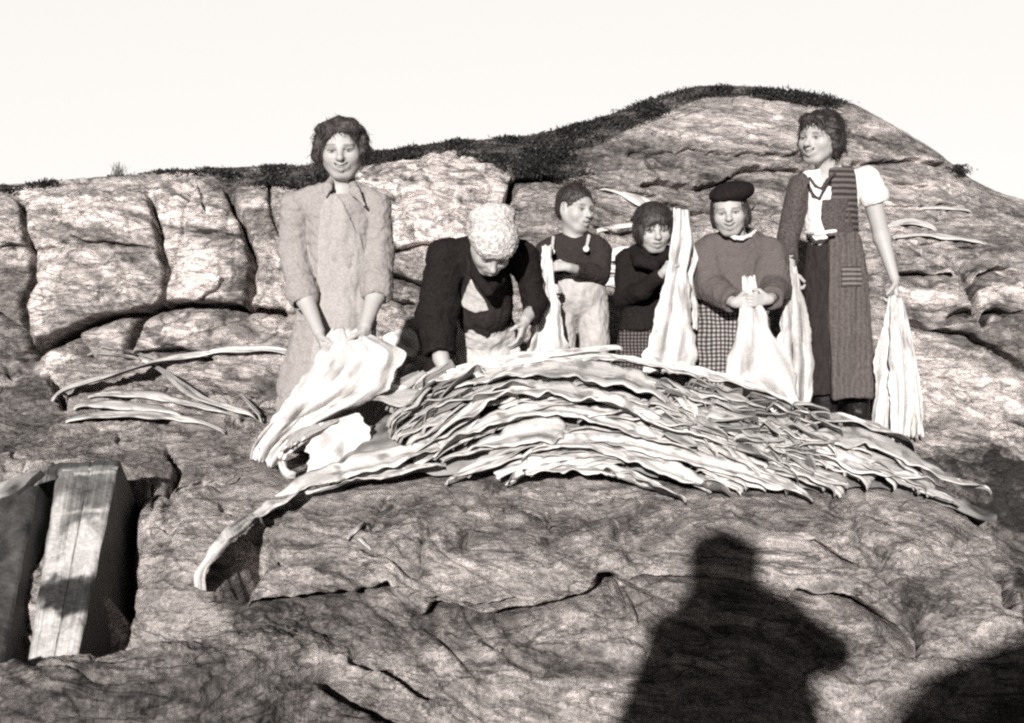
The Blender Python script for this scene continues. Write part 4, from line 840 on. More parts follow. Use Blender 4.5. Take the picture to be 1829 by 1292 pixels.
def b(v):
    torso(v, .016); v.plane(p(1490, 360, .0), (0, 1, 0)); v.mask([(1486, 352), (1532, 350), (1546, 415), (1492, 418), (1482, 388)], 5.0)
g.wear('pocket', M['tweed'], p(1470, 335, -.35), p(1560, 425, .1), b, folds=.006, seed=23)
def b(v):
    b_left(v); v.cap(p(1430, 332, .03), p(1408, 422, .02), r(22), r(19), .015); v.cap(p(1408, 422, .02), p(1411, 466, -.09), r(18), r(13), .015); v.cap(p(1411, 462, -.09), p(1412, 490, -.14), r(10), None, .003, 1, 'sub')
g.wear('sleeve', M['tweed'], p(1375, 290, -.35), p(1460, 490, .35), b, folds=.008, seed=24, label='knitted cardigan side and sleeve')
g.wear('neck_trim', M['tweed'], p(1440, 285, -.35), p(1520, 360, .2), lambda v: (v.chain([p(1505, 297, .02), p(1478, 322, -.12), p(1468, 336, -.155)], [r(2.6), r(3), r(2.6)], .004), v.chain([p(1446, 318, -.10), p(1456, 332, -.14), p(1468, 338, -.155)], [r(2.6), r(3), r(2.6)], .004)), .004, folds=.001)
g.wear('waistband', M['white_cotton'], p(1425, 400, -.3), p(1550, 430, .3), lambda v: v.chain([p(1440, 416, .0), p(1458, 418, -.125), p(1476, 415, -.15), p(1492, 413, -.145)], [r(3.6)]*4, .004), .004, folds=.002)
def b(v): v.chain([p(1484, 425, .03), p(1488, 500, .04), p(1492, 600, .04), p(1500, 705, .04)], [r(44), r(57), r(62), r(68)], .02, .62); v.plane(p(1500, 703, 0), (.05, 0, -1), .003)
g.wear('skirt', M['brown_wool'], p(1405, 400, -.35), p(1600, 725, .4), b, folds=.012, fscale=(13, 9, 2.2), seed=25)
def b(v):
    v.chain([p(1488, 425, .0), p(1500, 500, .0), p(1508, 600, .0), p(1514, 705, .0)], [r(46), r(58), r(62), r(66)], .02, .62); v.plane(p(1500, 600, -.04), (0, 1, 0))
    v.mask([(1489, 415), (1545, 412), (1560, 480), (1566, 560), (1566, 712), (1496, 716), (1492, 640), (1488, 540)], 5.05)
g.wear('apron', M['plaid'], p(1470, 395, -.4), p(1600, 730, .2), b, folds=.014, fscale=(13, 9, 2.2), seed=26)
def b(v):
    v.chain([p(1488, 425, .0), p(1500, 500, .0), p(1508, 600, .0)], [r(49), r(61), r(65)], .02, .62); v.plane(p(1500, 600, -.04), (0, 1, 0)); v.mask([(1508, 476), (1546, 474), (1548, 512), (1508, 514)], 5.05)
g.wear('pocket', M['patch'], p(1480, 440, -.4), p(1570, 540, .2), b, folds=.006, fscale=(13, 9, 2.2), seed=26)
for k, x in ((0, 1474), (1, 1532)):
    g.wear('boot', M['boot'], p(x-40, 680, -.3), p(x+40, 800, .3), lambda v: (v.chain([p(x, 690, .04), p(x, 755, .05)], [r(23), r(20)], .02), v.cap(p(x, 756, .04), p(x-6, 768, -.13), r(20), r(15), .03)), folds=.004, seed=27)
def b(v):
    E = lambda pp, rr, k=.012, mode='add': v.ell(hdF.w(*pp), np.array(rr)*hdF.H, k, hdF.M, mode)
    E((0, -.10, .18), (.42, .47, .38)); E((.30, -.08, -.05), (.16, .26, .36)); E((-.32, -.10, -.05), (.15, .26, .34)); E((0, -.34, -.10), (.34, .24, .34)); E((0, .24, .36), (.3, .2, .13))
    E((0, .52, -.12), (.28, .42, .44), .008, 'sub'); E((0, .22, -.62), (.34, .40, .36), .01, 'sub')
hairdo(g, hdF, M['hair_dark'], b, .008, 18, (1, 1, 1.5), wisps=1500, wl=.055, curl=.8)
# ------------------------------------------------------------------ fish
M['fish'] = mat_noise('dried_fish', .80, 1.0, 38, rough=.95, bump=.6, dist=.006, attr='tone', spec=.1)
HL = {  # the heap: its front foot and its ridge, read off the photo
 'F': [(430,915,3.80),(520,896,3.84),(600,885,3.87),(700,872,3.90),(780,868,3.92),(900,872,3.93),(1000,862,3.95),(1120,872,3.92),(1200,893,3.88),(1300,886,3.90),(1450,900,3.90),(1600,886,3.97),(1700,905,3.92),(1790,925,3.92)],
 'R': [(430,905,3.85),(520,875,3.95),(600,820,4.2),(660,745,4.45),(700,728,4.5),(760,712,4.5),(900,680,4.5),(1000,660,4.5),(1080,658,4.5),(1200,680,4.5),(1300,704,4.5),(1400,744,4.5),(1460,748,4.5),(1550,768,4.5),(1620,815,4.35),(1720,885,4.05),(1790,915,4.0)]}
hx = np.arange(430, 1790, 4.); hF = np.array(HL['F'], float); hR = np.array(HL['R'], float); NV = 60
hf = at_arr(hx, smooth1(np.interp(hx, hF[:, 0], hF[:, 1]), 5), np.interp(hx, hF[:, 0], hF[:, 2])); hr = at_arr(hx, smooth1(np.interp(hx, hR[:, 0], hR[:, 1]), 5), np.interp(hx, hR[:, 0], hR[:, 2]))
vv = np.linspace(0, 1, NV)[:, None, None]; span = np.linalg.norm(hr-hf, axis=1)[None, :, None]
HP = hf+(hr-hf)*vv + np.array([0, -.35, .6])*np.sin(math.pi*np.minimum(vv, 1))**1.*span*.16
hb = hr+np.array([0, .22, -.12]); hb2 = hr+np.array([0, .34, -.6])
HALL = np.concatenate([HP, hb[None], hb2[None]]); HY = proj(HP)[1]; HY = np.minimum.accumulate(HY, 0)
HN = vnormals(HP.reshape(-1, 3), grid_faces(NV, len(hx))).reshape(NV, len(hx), 3)
if HN[NV//2, len(hx)//2, 1] > 0: HN = -HN
HN[..., 2] = np.maximum(HN[..., 2], .15); HN /= np.linalg.norm(HN, axis=-1)[..., None]
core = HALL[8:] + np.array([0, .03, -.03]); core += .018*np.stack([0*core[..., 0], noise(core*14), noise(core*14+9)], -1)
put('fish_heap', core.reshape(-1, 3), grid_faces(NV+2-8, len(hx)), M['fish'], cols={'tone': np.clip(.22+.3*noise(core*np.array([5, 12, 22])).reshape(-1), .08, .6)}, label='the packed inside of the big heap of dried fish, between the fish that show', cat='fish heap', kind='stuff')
UP = np.array([0, -.45, .89])
def pile_at(x, y):
    c = int(round((x-430)/4))
    if 0 <= c < len(hx):
        ys = HY[:, c]
        if ys[-1] <= y <= ys[0]:
            k = int(np.clip(np.searchsorted(-ys, -y)-1, 0, NV-2)); u = (ys[k]-y)/max(ys[k]-ys[k+1], 1e-6)
            return HP[k, c]*(1-u)+HP[k+1, c]*u, HN[k, c]
        if y < ys[-1] and y > ys[-1]-45:
            return at(x, y, hr[c][1]+.02), HN[-1, c]
    P, n = rock_at(x, y); return P, (n+UP)/np.linalg.norm(n+UP)
FCOUNT = [0]
def ribbon(pts, surf=pile_at, lift=.012, th=.008, edge=.018, top=.0, tone=.74, n=46, m=9, wav=.12, name='split_fish', label=None, cat='dried fish', group=None, dark=.25, sm=2, tail=False, streak=.3, drape=0., cup=0.):
    """one split fish laid along a line of photo points (x, y, half width); the edge nearer the viewer is lifted off what lies below"""
    FCOUNT[0] += 1; sd = FCOUNT[0]*3.71
    L = sum(math.dist(a[:2], b[:2]) for a, b in zip(pts[:-1], pts[1:])); n = int(np.clip(L/(4.5 if n > 46 else 6), 10, n)) if not tail else n
    c = spline(pts, n); d = np.gradient(c[:, :2], axis=0); d /= np.linalg.norm(d, axis=1)[:, None]; q = np.stack([-d[:, 1], d[:, 0]], 1)
    q *= np.where(q[:, 1:2] < 0, -1, 1) if abs(d[n//2, 0]) > .3 else 1
    s = np.linspace(0, 1, n); tt = np.linspace(-1, 1, m)
    P = np.zeros((n, m, 3)); N = np.zeros((n, m, 3)); hw = np.maximum(c[:, 2], .8)
    e1 = 1+wav*.4*fbm(np.stack([s*L*.11, 0*s+sd, 0*s+2], -1), 3)+wav*fbm(np.stack([s*L*.035, 0*s+sd, 0*s], -1), 3)*2; e2 = 1+wav*.4*fbm(np.stack([s*L*.11, 0*s+sd, 0*s+7], -1), 3)+wav*fbm(np.stack([s*L*.035, 0*s+sd, 0*s+5], -1), 3)*2
    e1 *= 1-.45*sstep(.28, .42, noise(np.stack([s*L*.07, 0*s+sd, 0*s+31], -1))); e2 *= 1-.45*sstep(.28, .42, noise(np.stack([s*L*.07, 0*s+sd, 0*s+41], -1)))
    for i in range(n):
        for j, t in enumerate(tt):
            w = hw[i]*t*(e1[i] if t > 0 else e2[i]); x, y = c[i, :2]+q[i]*w
            P[i, j], N[i, j] = surf(x, y)
    for _ in range(sm):
        P[1:-1] = .5*P[1:-1]+.25*(P[:-2]+P[2:]); N[1:-1] = .5*N[1:-1]+.25*(N[:-2]+N[2:])
    N /= np.linalg.norm(N, axis=-1)[..., None]
    S_, T_ = np.meshgrid(s, tt, indexing='ij'); co_ = np.stack([S_*L*.012, T_*.9, 0*S_+sd], -1)
    h = lift + edge*sstep(-.2, 1, T_)*(.6+.9*np.abs(noise(co_*np.array([1., .2, 1])+3))) + top*sstep(.2, -1, T_) + .010*noise(co_*np.array([1.6, 1.4, 1])) - cup*(1-T_**2) + drape*(S_-.5)**2
    h = h*(1-.6*np.exp(-np.minimum(S_, 1-S_)*30))
    P = P+N*h[..., None]; thk = th*(1-.75*np.abs(T_)**3)*(1-.5*np.abs(2*S_-1)**6)
    A = P+N*thk[..., None]; Bt = P-N*thk[..., None]*.6
    str_ = fbm(np.stack([S_*L*.008+sd, T_*2.6+sd, 0*S_], -1), 4); blot = fbm(np.stack([S_*L*.03+sd, T_*1.2+sd, 0*S_+4], -1), 4); tn = tone*(1-streak*np.clip(str_*1.6, 0, 1))*(1-.55*sstep(.12, .5, blot)) - .05*np.exp(-(T_/.08)**2)
    V = np.concatenate([A.reshape(-1, 3), Bt.reshape(-1, 3)]); f = grid_faces(n, m); k = n*m; fs = [f, f[:, ::-1]+k]; I = np.arange(k).reshape(n, m)
    for r_ in (I[0], I[-1][::-1], I[:, -1], I[:, 0][::-1]): fs.append(np.stack([r_[:-1], r_[:-1]+k, r_[1:]+k, r_[1:]], -1))
    return put(name, V, np.concatenate(fs), M['fish'], cols={'tone': np.clip(np.concatenate([tn.ravel(), np.full(k, dark)]), .05, .82)}, label=label, cat=cat, group=group)
G1 = 'dried fish in the heap'
# under layers first: fish laid all along the heap the way it arches
angx = ([690, 800, 900, 1000, 1150, 1300, 1500, 1700], [-34, -28, -16, -2, 14, 19, 22, 25])
rr = random.Random(5)
def heap_span(x):
    c = int(np.clip(round((x-430)/4), 0, len(hx)-1)); return HY[-1, c], HY[0, c]
k = 0
while k < 84:
    x = rr.uniform(700, 1560); y0, y1 = heap_span(x); y = rr.uniform(y0+8, y1-16); L = rr.uniform(120, 230); a = rr.gauss(0, 5)
    w = rr.uniform(8, 18); pts = []; xx, yy = x, y; ok = True
    for j in range(5):
        u = j/4; an = R(float(np.interp(xx, *angx))+a); q0, q1 = heap_span(xx)
        if not (q0+3 < yy < q1-9): ok = j > 2; break
        pts.append((xx, yy, w*(.25+.75*math.sin(math.pi*(.12+.76*u))**.8))); xx += L/4*math.cos(an); yy += L/4*math.sin(an)
    if len(pts) < 3: continue
    ribbon(pts, lift=rr.uniform(.0, .020), edge=rr.uniform(.014, .05), tone=rr.uniform(.46, .78), label='pale split dried fish packed among others in the body of the heap', group=G1, wav=.2); k += 1
# broken ends and tail tips sticking out of the right and left flanks
for k in range(96):
    x = rr.uniform(1150, 1425); y = 700+(x-1150)*.22+rr.uniform(-12, 95-(x-1150)*.10); L = rr.uniform(45, 105); an = R(rr.gauss(20, 11)); w = rr.uniform(5, 13)
    pts = [(x+L*u*math.cos(an), y+L*u*math.sin(an)+rr.uniform(-2, 2), w*f_) for u, f_ in ((0, .8), (.35, 1), (.7, .8), (1, .35))]
    ribbon(pts, lift=rr.uniform(.014, .065), edge=rr.uniform(.014, .05), top=rr.uniform(-.01, .015), tone=rr.uniform(.30, .80), label='broken fish end jutting from the ragged right shoulder of the heap', group='fish ends on the right of the heap', wav=.3, th=.007)
for k in range(40):
    x = rr.uniform(690, 790); y = 728+(790-x)*-.05+rr.uniform(-28, 80); L = rr.uniform(50, 105); an = R(rr.gauss(-31, 9)); w = rr.uniform(5, 12)
    pts = [(x+L*u*math.cos(an), y+L*u*math.sin(an), w*f_) for u, f_ in ((0, .5), (.35, 1), (.7, .9), (1, .5))]
    ribbon(pts, lift=rr.uniform(.012, .055), edge=rr.uniform(.014, .045), tone=rr.uniform(.25, .68), label='narrow fish end poking out of the left flank of the heap', group='fish ends on the left of the heap', wav=.3, th=.007)
BIG = [
 ([(745,694,4),(800,676,9),(870,657,11),(1000,642,11),(1090,645,9),(1180,660,5)], .030, .012, .78, 'long white fish running along the very top of the heap'),
 ([(1085,648,5),(1150,655,12),(1230,672,14),(1310,694,12),(1380,722,9),(1425,738,4)], .034, .016, .76, 'white fish sloping down from the crest below the two girls'),
 ([(870,690,5),(930,678,15),(1010,672,20),(1100,685,22),(1165,706,20),(1195,722,12)], .040, .022, .78, 'broad white fish in the middle of the heap, hollow under its blunt end'),
 ([(705,742,4),(760,718,10),(820,696,12),(890,680,11),(960,672,6)], .030, .020, .75, 'fish slanting up the left of the heap towards the crest'),
 ([(730,768,4),(790,738,11),(850,714,13),(910,700,10),(965,695,5)], .034, .026, .74, 'second fish slanting up the left of the heap, with a dark gap above it'),
 ([(765,802,4),(830,757,13),(890,723,16),(960,706,17),(1040,717,17),(1110,743,16),(1180,775,15),(1260,800,10),(1320,818,4)], .044, .028, .79, 'longest fish arched over the middle of the heap like a bow'),
 ([(775,822,4),(850,776,11),(910,752,13),(980,741,14),(1040,747,14),(1120,775,14),(1200,806,10),(1250,824,4)], .032, .026, .77, 'arched fish just under the longest bowed fish'),
 ([(835,812,4),(880,796,12),(930,783,20),(985,774,22),(1010,772,14)], .030, .022, .72, 'short curled fish with a dark eye-shaped fold near the front of the heap'),
 ([(905,874,5),(945,853,9),(1000,845,13),(1080,849,15),(1130,868,15),(1180,890,13),(1225,904,7)], .026, .030, .80, 'fish along the front foot of the heap, its tail pointing at the left'),
 ([(930,828,4),(990,804,11),(1050,798,15),(1110,815,16),(1190,848,15),(1260,880,10),(1300,893,4)], .034, .022, .78, 'white fish lying next above the one at the front foot'),
 ([(1030,789,4),(1110,797,12),(1200,822,14),(1290,846,14),(1370,872,13),(1425,892,9),(1452,905,3)], .030, .020, .79, 'long fish reaching down to a pointed tip on the bare rock in front'),
 ([(796,872,3),(840,848,8),(885,832,9),(940,822,5)], .026, .014, .74, 'short fish whose tail hangs over the front foot of the heap'),
 ([(845,735,3),(890,722,7),(930,716,7)], .055, .02, .74, 'small flap of fish standing up over a dark slot'),
 ([(1405,782,4),(1460,762,11),(1520,765,12),(1580,786,9),(1630,818,4)], .030, .020, .74, 'fish at the feet of the bare-armed woman'),
 ([(1425,800,6),(1480,792,17),(1540,800,17),(1600,826,13),(1660,860,9),(1710,880,7),(1768,889,4)], .034, .014, .77, 'fish with the long tail stretching out to the right over the rock'),
 ([(1440,826,5),(1500,838,15),(1560,852,16),(1620,862,9),(1665,868,4)], .022, .022, .78, 'wide white fish on the right end of the heap, under the long-tailed one'),
 ([(1636,880,4),(1670,890,9),(1712,908,3)], .012, .010, .74, 'small scrap of white fish on the rock beyond the right end of the heap'),
 ([(395,990,3),(440,958,8),(490,920,13),(560,880,17),(640,850,19),(710,829,18),(790,806,8)], .030, .024, .80, 'long fish trailing off the left of the heap down towards the boards'),
 ([(520,902,3),(590,880,9),(660,860,10),(730,846,9),(790,836,4)], .020, .016, .74, 'thin fish under the long trailing one on the left'),
 ([(366,1066,13),(385,1036,15),(408,1004,14),(436,974,13),(466,950,8)], .07, .02, .76, 'tail of a fish hanging down the rock face over its own black shadow'),
 ([(655,700,10),(690,720,20),(730,725,17),(765,715,6)], .05, .01, .80, 'white fish on the heap beside the fish held by the woman in the coat'),
]
for pts, li, ed, tn, lb in BIG: ribbon([(x, y+(9 if y < 720 else 5 if y < 800 else 0), w*1.25) for x, y, w in pts], lift=li, edge=ed*2.3, tone=tn-.05, label=lb, group=G1, n=110, m=15, streak=.34, th=.007, wav=.11)
ribbon([(975,642,3),(1040,634,4),(1112,627,3)], surf=lambda x, y: (at(x, y, 4.50), UP), lift=.02, edge=.0, tone=.62, label='thin dark-edged fish tail sticking up at the crest before the boy', group=G1, sm=0)
# a few fish spread to dry on the rock at the left and on the ledges behind
G2 = 'fish spread on the rock at the left'
for pts, li, ed, tn, lb in [
 ([(94,724,5),(130,709,8),(172,698,7),(245,676,7),(300,657,8),(358,643,9),(415,636,10),(485,634,9),(520,636,7)], .05, .03, .72, 'long fish arched over the rock behind the woman in the coat'),
 ([(158,713,3),(227,712,9),(284,717,9),(345,733,7),(430,754,3)], .022, .012, .66, 'flat fish lying below the arched one'),
 ([(118,757,3),(199,749,8),(284,751,9),(341,759,6),(402,777,3)], .018, .014, .74, 'lowest of the fish on the rock at the left'),
 ([(131,734,4),(199,733,9),(270,739,8),(330,752,4)], .026, .010, .68, 'fish between the lowest and the flat one'),
 ([(254,650,3),(286,673,5),(327,706,9),(372,734,8),(458,757,3)], .045, .008, .66, 'narrow fish crossing over the others on a slant'),
 ([(426,712,2),(448,735,4),(468,758,3)], .03, .006, .6, 'short scrap of fish beside the hem of the coat')]:
    ribbon(pts, surf=rock_at, lift=li, edge=ed, tone=tn, label=lb, group=G2, sm=4, wav=.14)
for pts, lb in [([(180,621,2.5),(242,637,3.2),(292,652,2.5)], 'thin bare stick lying at the foot of the cliff'), ([(146,636,1.8),(200,637,2.2),(252,648,2)], 'second, thinner stick at the foot of the cliff')]:
    ribbon(pts, surf=rock_at, lift=.03, edge=0, tone=.34, label=lb, cat='stick', name='stick', sm=4, wav=.05, dark=.1)
G3 = 'fish on the ledges behind'
for pts, li, tn, lb in [
 ([(1084,339,2),(1115,350,6),(1148,366,10),(1165,376,5)], .03, .78, 'wedge of white fish on the ledge above the bob-haired girl'),
 ([(1066,414,3),(1100,410,5),(1140,406,4)], .03, .78, 'white strip of fish on the ledge between the boy and the girl'),
 ([(1078,462,7),(1105,455,12),(1135,450,10)], .03, .76, 'uppermost of the stacked white fish behind the boy'),
 ([(1068,486,6),(1095,484,7),(1125,490,7)], .045, .72, 'middle one of the stacked white fish behind the boy'),
 ([(1080,506,6),(1105,508,10),(1132,500,8)], .03, .76, 'lowest of the stacked white fish behind the boy'),
 ([(1588,408,3),(1618,398,6),(1645,404,6),(1672,414,3)], .03, .76, 'humped white fish on the ledge behind the bare arm'),
 ([(1598,425,3),(1640,424,4),(1700,429,5),(1758,437,3)], .03, .74, 'long white fish on the right-hand ledge'),
 ([(1640,376,2),(1690,375,3.5),(1735,381,2)], .03, .66, 'faint thin fish on the highest ledge at the right'),
 ([(1362,452,2),(1382,452,4.5),(1404,449,3)], .03, .72, 'bit of white fish on the ledge beside the laughing woman'),
 ([(684,606,6),(712,612,18),(748,628,20)], .02, .78, 'white fish on the rock between the woman in the coat and the stooping woman'),
 ([(735,640,10),(770,650,20),(800,660,10)], .03, .6, 'fish edge beside the hand of the stooping woman')][:10]:
    ribbon([(x, y, w*1.2) for x, y, w in pts], surf=rock_at, lift=li*.5, edge=.008, tone=tn, label=lb, group=G3, sm=4, wav=.35, n=40, th=.005)
for pts, lb in [([(621,966,3),(636,952,4),(652,938,3)], 'pale splinter lying on the near rock below the heap'), ([(640,966,3),(650,975,4),(662,986,3)], 'smaller pale chip beside the splinter on the near rock')]:
    ribbon(pts, surf=rock_at, lift=.01, edge=0, tone=.55, label=lb, cat='splinter', name='splinter', n=10)
# ---- fish held up in the hands: hanging sheets, folded lengthwise, read off as rows from hand to hem
def sheet(rows, Y, th=.007, fold=.03, nf=2.2, tone=.78, label=None, n=44, m=26, sd=0., rag=5., belly=0., streak=.35, group=None, wav=.045, name='split_fish'):
    rows = np.array(rows, float); cl = spline(np.stack([rows[:, 0], rows[:, 1], rows[:, 4]], 1), n); cr = spline(np.stack([rows[:, 2], rows[:, 3], rows[:, 5]], 1), n)
    s = np.linspace(0, 1, n)[:, None]; u = np.linspace(0, 1, m)[None, :]
    en = wav*1.3*fbm(np.stack([s*9+0*u, 0*s+0*u+sd, 0*s+(u > .5)*5.], -1), 3)*2*np.abs(2*u-1)**4*np.sign(u-.5)
    uu = np.clip(u+en, -.2, 1.2)
    X = cl[:, :1]*(1-uu)+cr[:, :1]*uu; Z = cl[:, 1:2]*(1-uu)+cr[:, 1:2]*uu; D = cl[:, 2:]*(1-uu)+cr[:, 2:]*uu
    Z = Z + rag*2.6*s**6*fbm(np.stack([u*8+0*s, 0*s+0*u+sd, 0*s+0*u], -1), 3) + rag*1.2*(1-s)**8*fbm(np.stack([u*7+0*s, 0*s+0*u+sd, 0*s+0*u+3], -1), 2)
    D = D + fold*(.3+.7*s)*np.sin(2*math.pi*nf*u+sd+3.2*noise(np.stack([s*1.6+0*u, u*2+0*s, 0*s+0*u+sd], -1)))*(.6+.9*np.abs(noise(np.stack([s*2.2+0*u, u*2.5+0*s, 0*s+0*u+sd+3], -1)))) + .8*fold*fbm(np.stack([s*4+0*u, u*5+0*s, 0*s+0*u+sd+9], -1), 3) - belly*np.sin(math.pi*u)*np.sin(math.pi*np.clip(s, 0, 1))
    P = at_arr(X, Z, Y+D); N = vnormals(P.reshape(-1, 3), grid_faces(n, m)).reshape(n, m, 3)
    if N[..., 1].mean() > 0: N = -N
    tk = th*(1-.7*np.abs(2*u-1)**4)*np.ones_like(s); A = P+N*tk[..., None]; Bt = P-N*tk[..., None]
    st = fbm(np.stack([s*1.6+0*u+sd, u*7+0*s, 0*s+0*u], -1), 4); bl = fbm(np.stack([s*4+0*u+sd, u*3+0*s, 0*s+0*u+6], -1), 4); tn = tone*(1-streak*np.clip(st*1.8, 0, 1))*(1-.4*sstep(.1, .5, bl)); k = n*m
    f = grid_faces(n, m); V = np.concatenate([A.reshape(-1, 3), Bt.reshape(-1, 3)]); fs = [f, f[:, ::-1]+k]; I = np.arange(k).reshape(n, m)
    for r_ in (I[0], I[-1][::-1], I[:, -1], I[:, 0][::-1]): fs.append(np.stack([r_[:-1], r_[:-1]+k, r_[1:]+k, r_[1:]], -1))
    return put(name, V, np.concatenate(fs), M['fish'], cols={'tone': np.clip(np.concatenate([tn.ravel(), np.full(k, .4)]), .05, .82)}, label=label, cat='dried fish', group=group)
HG = 'fish held up in the hands'
sheet([(594,586,656,596,-.20,-.20),(576,618,716,626,-.26,-.24),(548,665,716,654,-.31,-.27),(512,714,690,698,-.36,-.29),(478,762,580,752,-.42,-.34),(450,800,515,798,-.47,-.40),(448,818,486,832,-.48,-.44)], 4.7, fold=.034, nf=2.1, tone=.76, label='biggest split fish, held spread out by the woman in the coat', rag=6, belly=.03, streak=.3, n=60, m=40, group=HG, wav=.03)
for a, c_, w_ in (((596,612), (588,578), 7), ((618,606), (626,580), 9), ((655,612), (662,594), 8), ((690,628), (704,612), 9)):
    pass
sheet([(500,806,545,782,-.50,-.47),(530,770,640,738,-.42,-.38),(545,790,655,760,-.42,-.38),(548,820,662,792,-.42,-.38),(550,856,666,824,-.40,-.37)], 4.62, fold=.012, nf=1.2, tone=.8, label='white fish hanging folded beneath the biggest one', sd=2., streak=.15, group=HG)
ribbon([(545,780,8),(518,800,10),(503,822,9),(512,846,8),(528,850,6)], surf=lambda x, y: (at(x, y, 4.17), np.array([0, -1., .2])), lift=0, edge=.0, tone=.78, label='curled flap of fish at the lower corner of the held ones', group=HG, sm=0, wav=.1)
sheet([(968,440,984,440,-.16,-.16),(962,500,990,500,-.19,-.18),(952,560,1002,560,-.22,-.19),(944,610,1012,612,-.24,-.20),(936,650,1016,652,-.25,-.2)], 5.0, fold=.02, nf=1.6, tone=.78, label='fish the small boy holds by its tail before his trousers', sd=4., rag=3, group=HG)
sheet([(1204,372,1230,376,-.20,-.20),(1200,420,1236,424,-.22,-.20),(1188,490,1228,490,-.26,-.22),(1170,560,1238,560,-.29,-.22),(1152,620,1244,615,-.30,-.22),(1142,668,1240,668,-.30,-.22)], 5.05, fold=.028, nf=2.1, tone=.78, label='tall fish standing as high as the bob-haired girl who grips it', sd=1.3, rag=3, group=HG)
sheet([(1222,428,1240,440,-.10,-.10),(1226,460,1246,462,-.12,-.1),(1222,490,1238,500,-.16,-.14),(1228,540,1246,545,-.16,-.12),(1234,580,1246,590,-.16,-.12)], 5.05, fold=.01, nf=1., tone=.74, label='narrow fish behind the tall one, by the second hand of the girl', sd=6., group=HG)
sheet([(1326,496,1350,494,-.20,-.20),(1327,530,1353,530,-.235,-.235),(1322,560,1366,558,-.28,-.27),(1312,610,1384,602,-.33,-.30),(1300,655,1412,650,-.35,-.30),(1298,690,1428,695,-.35,-.30),(1330,722,1434,735,-.35,-.30),(1416,748,1432,760,-.33,-.30)], 5.0, fold=.026, nf=1.7, tone=.80, label='white fish the girl in the beret grips at her waist', sd=2.6, group=HG)
sheet([(1402,478,1422,478,-.16,-.16),(1398,520,1432,518,-.19,-.17),(1394,570,1444,568,-.20,-.17),(1388,620,1452,618,-.2,-.16),(1392,680,1452,680,-.2,-.16),(1404,735,1444,745,-.2,-.16)], 5.2, fold=.03, nf=2.2, tone=.66, label='greyer fish hanging between the girl in the beret and the laughing woman', sd=3.1, rag=4, group=HG)
sheet([(1588,532,1602,530,-.08,-.08),(1578,580,1606,580,-.11,-.09),(1562,640,1604,640,-.13,-.10),(1564,700,1598,700,-.13,-.10),(1554,772,1588,778,-.13,-.10)], 5.2, fold=.02, nf=1.4, tone=.78, label='left one of the fish in the hanging hand of the bare-armed woman', sd=5., rag=7, group=HG)
sheet([(1592,530,1610,532,-.10,-.10),(1590,580,1618,580,-.14,-.12),(1588,640,1628,640,-.17,-.13),(1590,710,1634,710,-.17,-.13),(1592,785,1626,780,-.17,-.13)], 5.2, fold=.024, nf=1.5, tone=.80, label='middle and longest fish in the hanging hand of the bare-armed woman', sd=7., rag=8, group=HG)
sheet([(1600,532,1614,536,-.06,-.06),(1606,590,1626,590,-.08,-.06),(1612,650,1638,650,-.09,-.06),(1616,710,1646,708,-.09,-.06),(1622,780,1650,776,-.09,-.06)], 5.2, fold=.02, nf=1.3, tone=.76, label='right one of the fish in the hanging hand of the bare-armed woman', sd=8., rag=7, group=HG)
# ------------------------------------------------------------------ weathered boxes at the left, heather, small plants
M['wood'] = mat_noise('weathered_wood', .55, 1.0, 16, (1, 1, .12), rough=.6, bump=.5, dist=.004, attr='tone', spec=.4)
def slab(name, c4, Ys, depth, parent=None, label=None, cat=None, tonef=None, base=None, n=150, m=50, side=.05):
    """a sawn block: its front face is the four photo corners TL TR BR BL, its thickness runs straight back"""
    tl, tr, br, bl = [at(x, y, Yq) for (x, y), Yq in zip(c4, Ys)]
    u = np.linspace(0, 1, m)[None, :, None]; s = np.linspace(0, 1, n)[:, None, None]
    P = (tl*(1-u)+tr*u)*(1-s)+(bl*(1-u)+br*u)*s; nn = np.cross(tr-tl, bl-tl); nn /= np.linalg.norm(nn)
    if nn[1] > 0: nn = -nn
    e = np.minimum(np.minimum(u, 1-u)*np.linalg.norm(tr-tl), np.minimum(s, 1-s)*np.linalg.norm(bl-tl))[..., 0]
    P = P-nn*(.012*np.exp(-e/.008)*(1+.9*noise(P*14))+.006*np.exp(-((u[..., 0]-.56)/.014)**2))[..., None] + nn*(.004*noise(P*np.array([25, 25, 4.]))+.002*noise(P*np.array([90, 90, 9.])))[..., None]
    Q = P-nn*depth; k = n*m; f = grid_faces(n, m); fs = [f, f[:, ::-1]+k]; I = np.arange(k).reshape(n, m)
    V = [P.reshape(-1, 3), Q.reshape(-1, 3)]; tn = tonef(u[..., 0]+0*s[..., 0], s[..., 0]+0*u[..., 0], P) if tonef else np.full((n, m), .2); T_ = [tn.ravel(), np.full(k, side)]
    o = 2*k
    for r_ in (I[0], I[-1][::-1], I[:, -1], I[:, 0][::-1]):
        a = V[0][r_]; b_ = V[1][r_]; q = len(r_); V += [a, b_]; T_ += [np.full(q, side*2), np.full(q, side)]
        i = np.arange(q-1)+o; fs.append(np.stack([i, i+q, i+q+1, i+1], -1)); o += 2*q
    return put(name, np.concatenate(V), np.concatenate(fs), M['wood'], parent=parent, base=base, cols={'tone': np.clip(np.concatenate(T_), .03, .7)}, label=label, cat=cat, smooth=False)
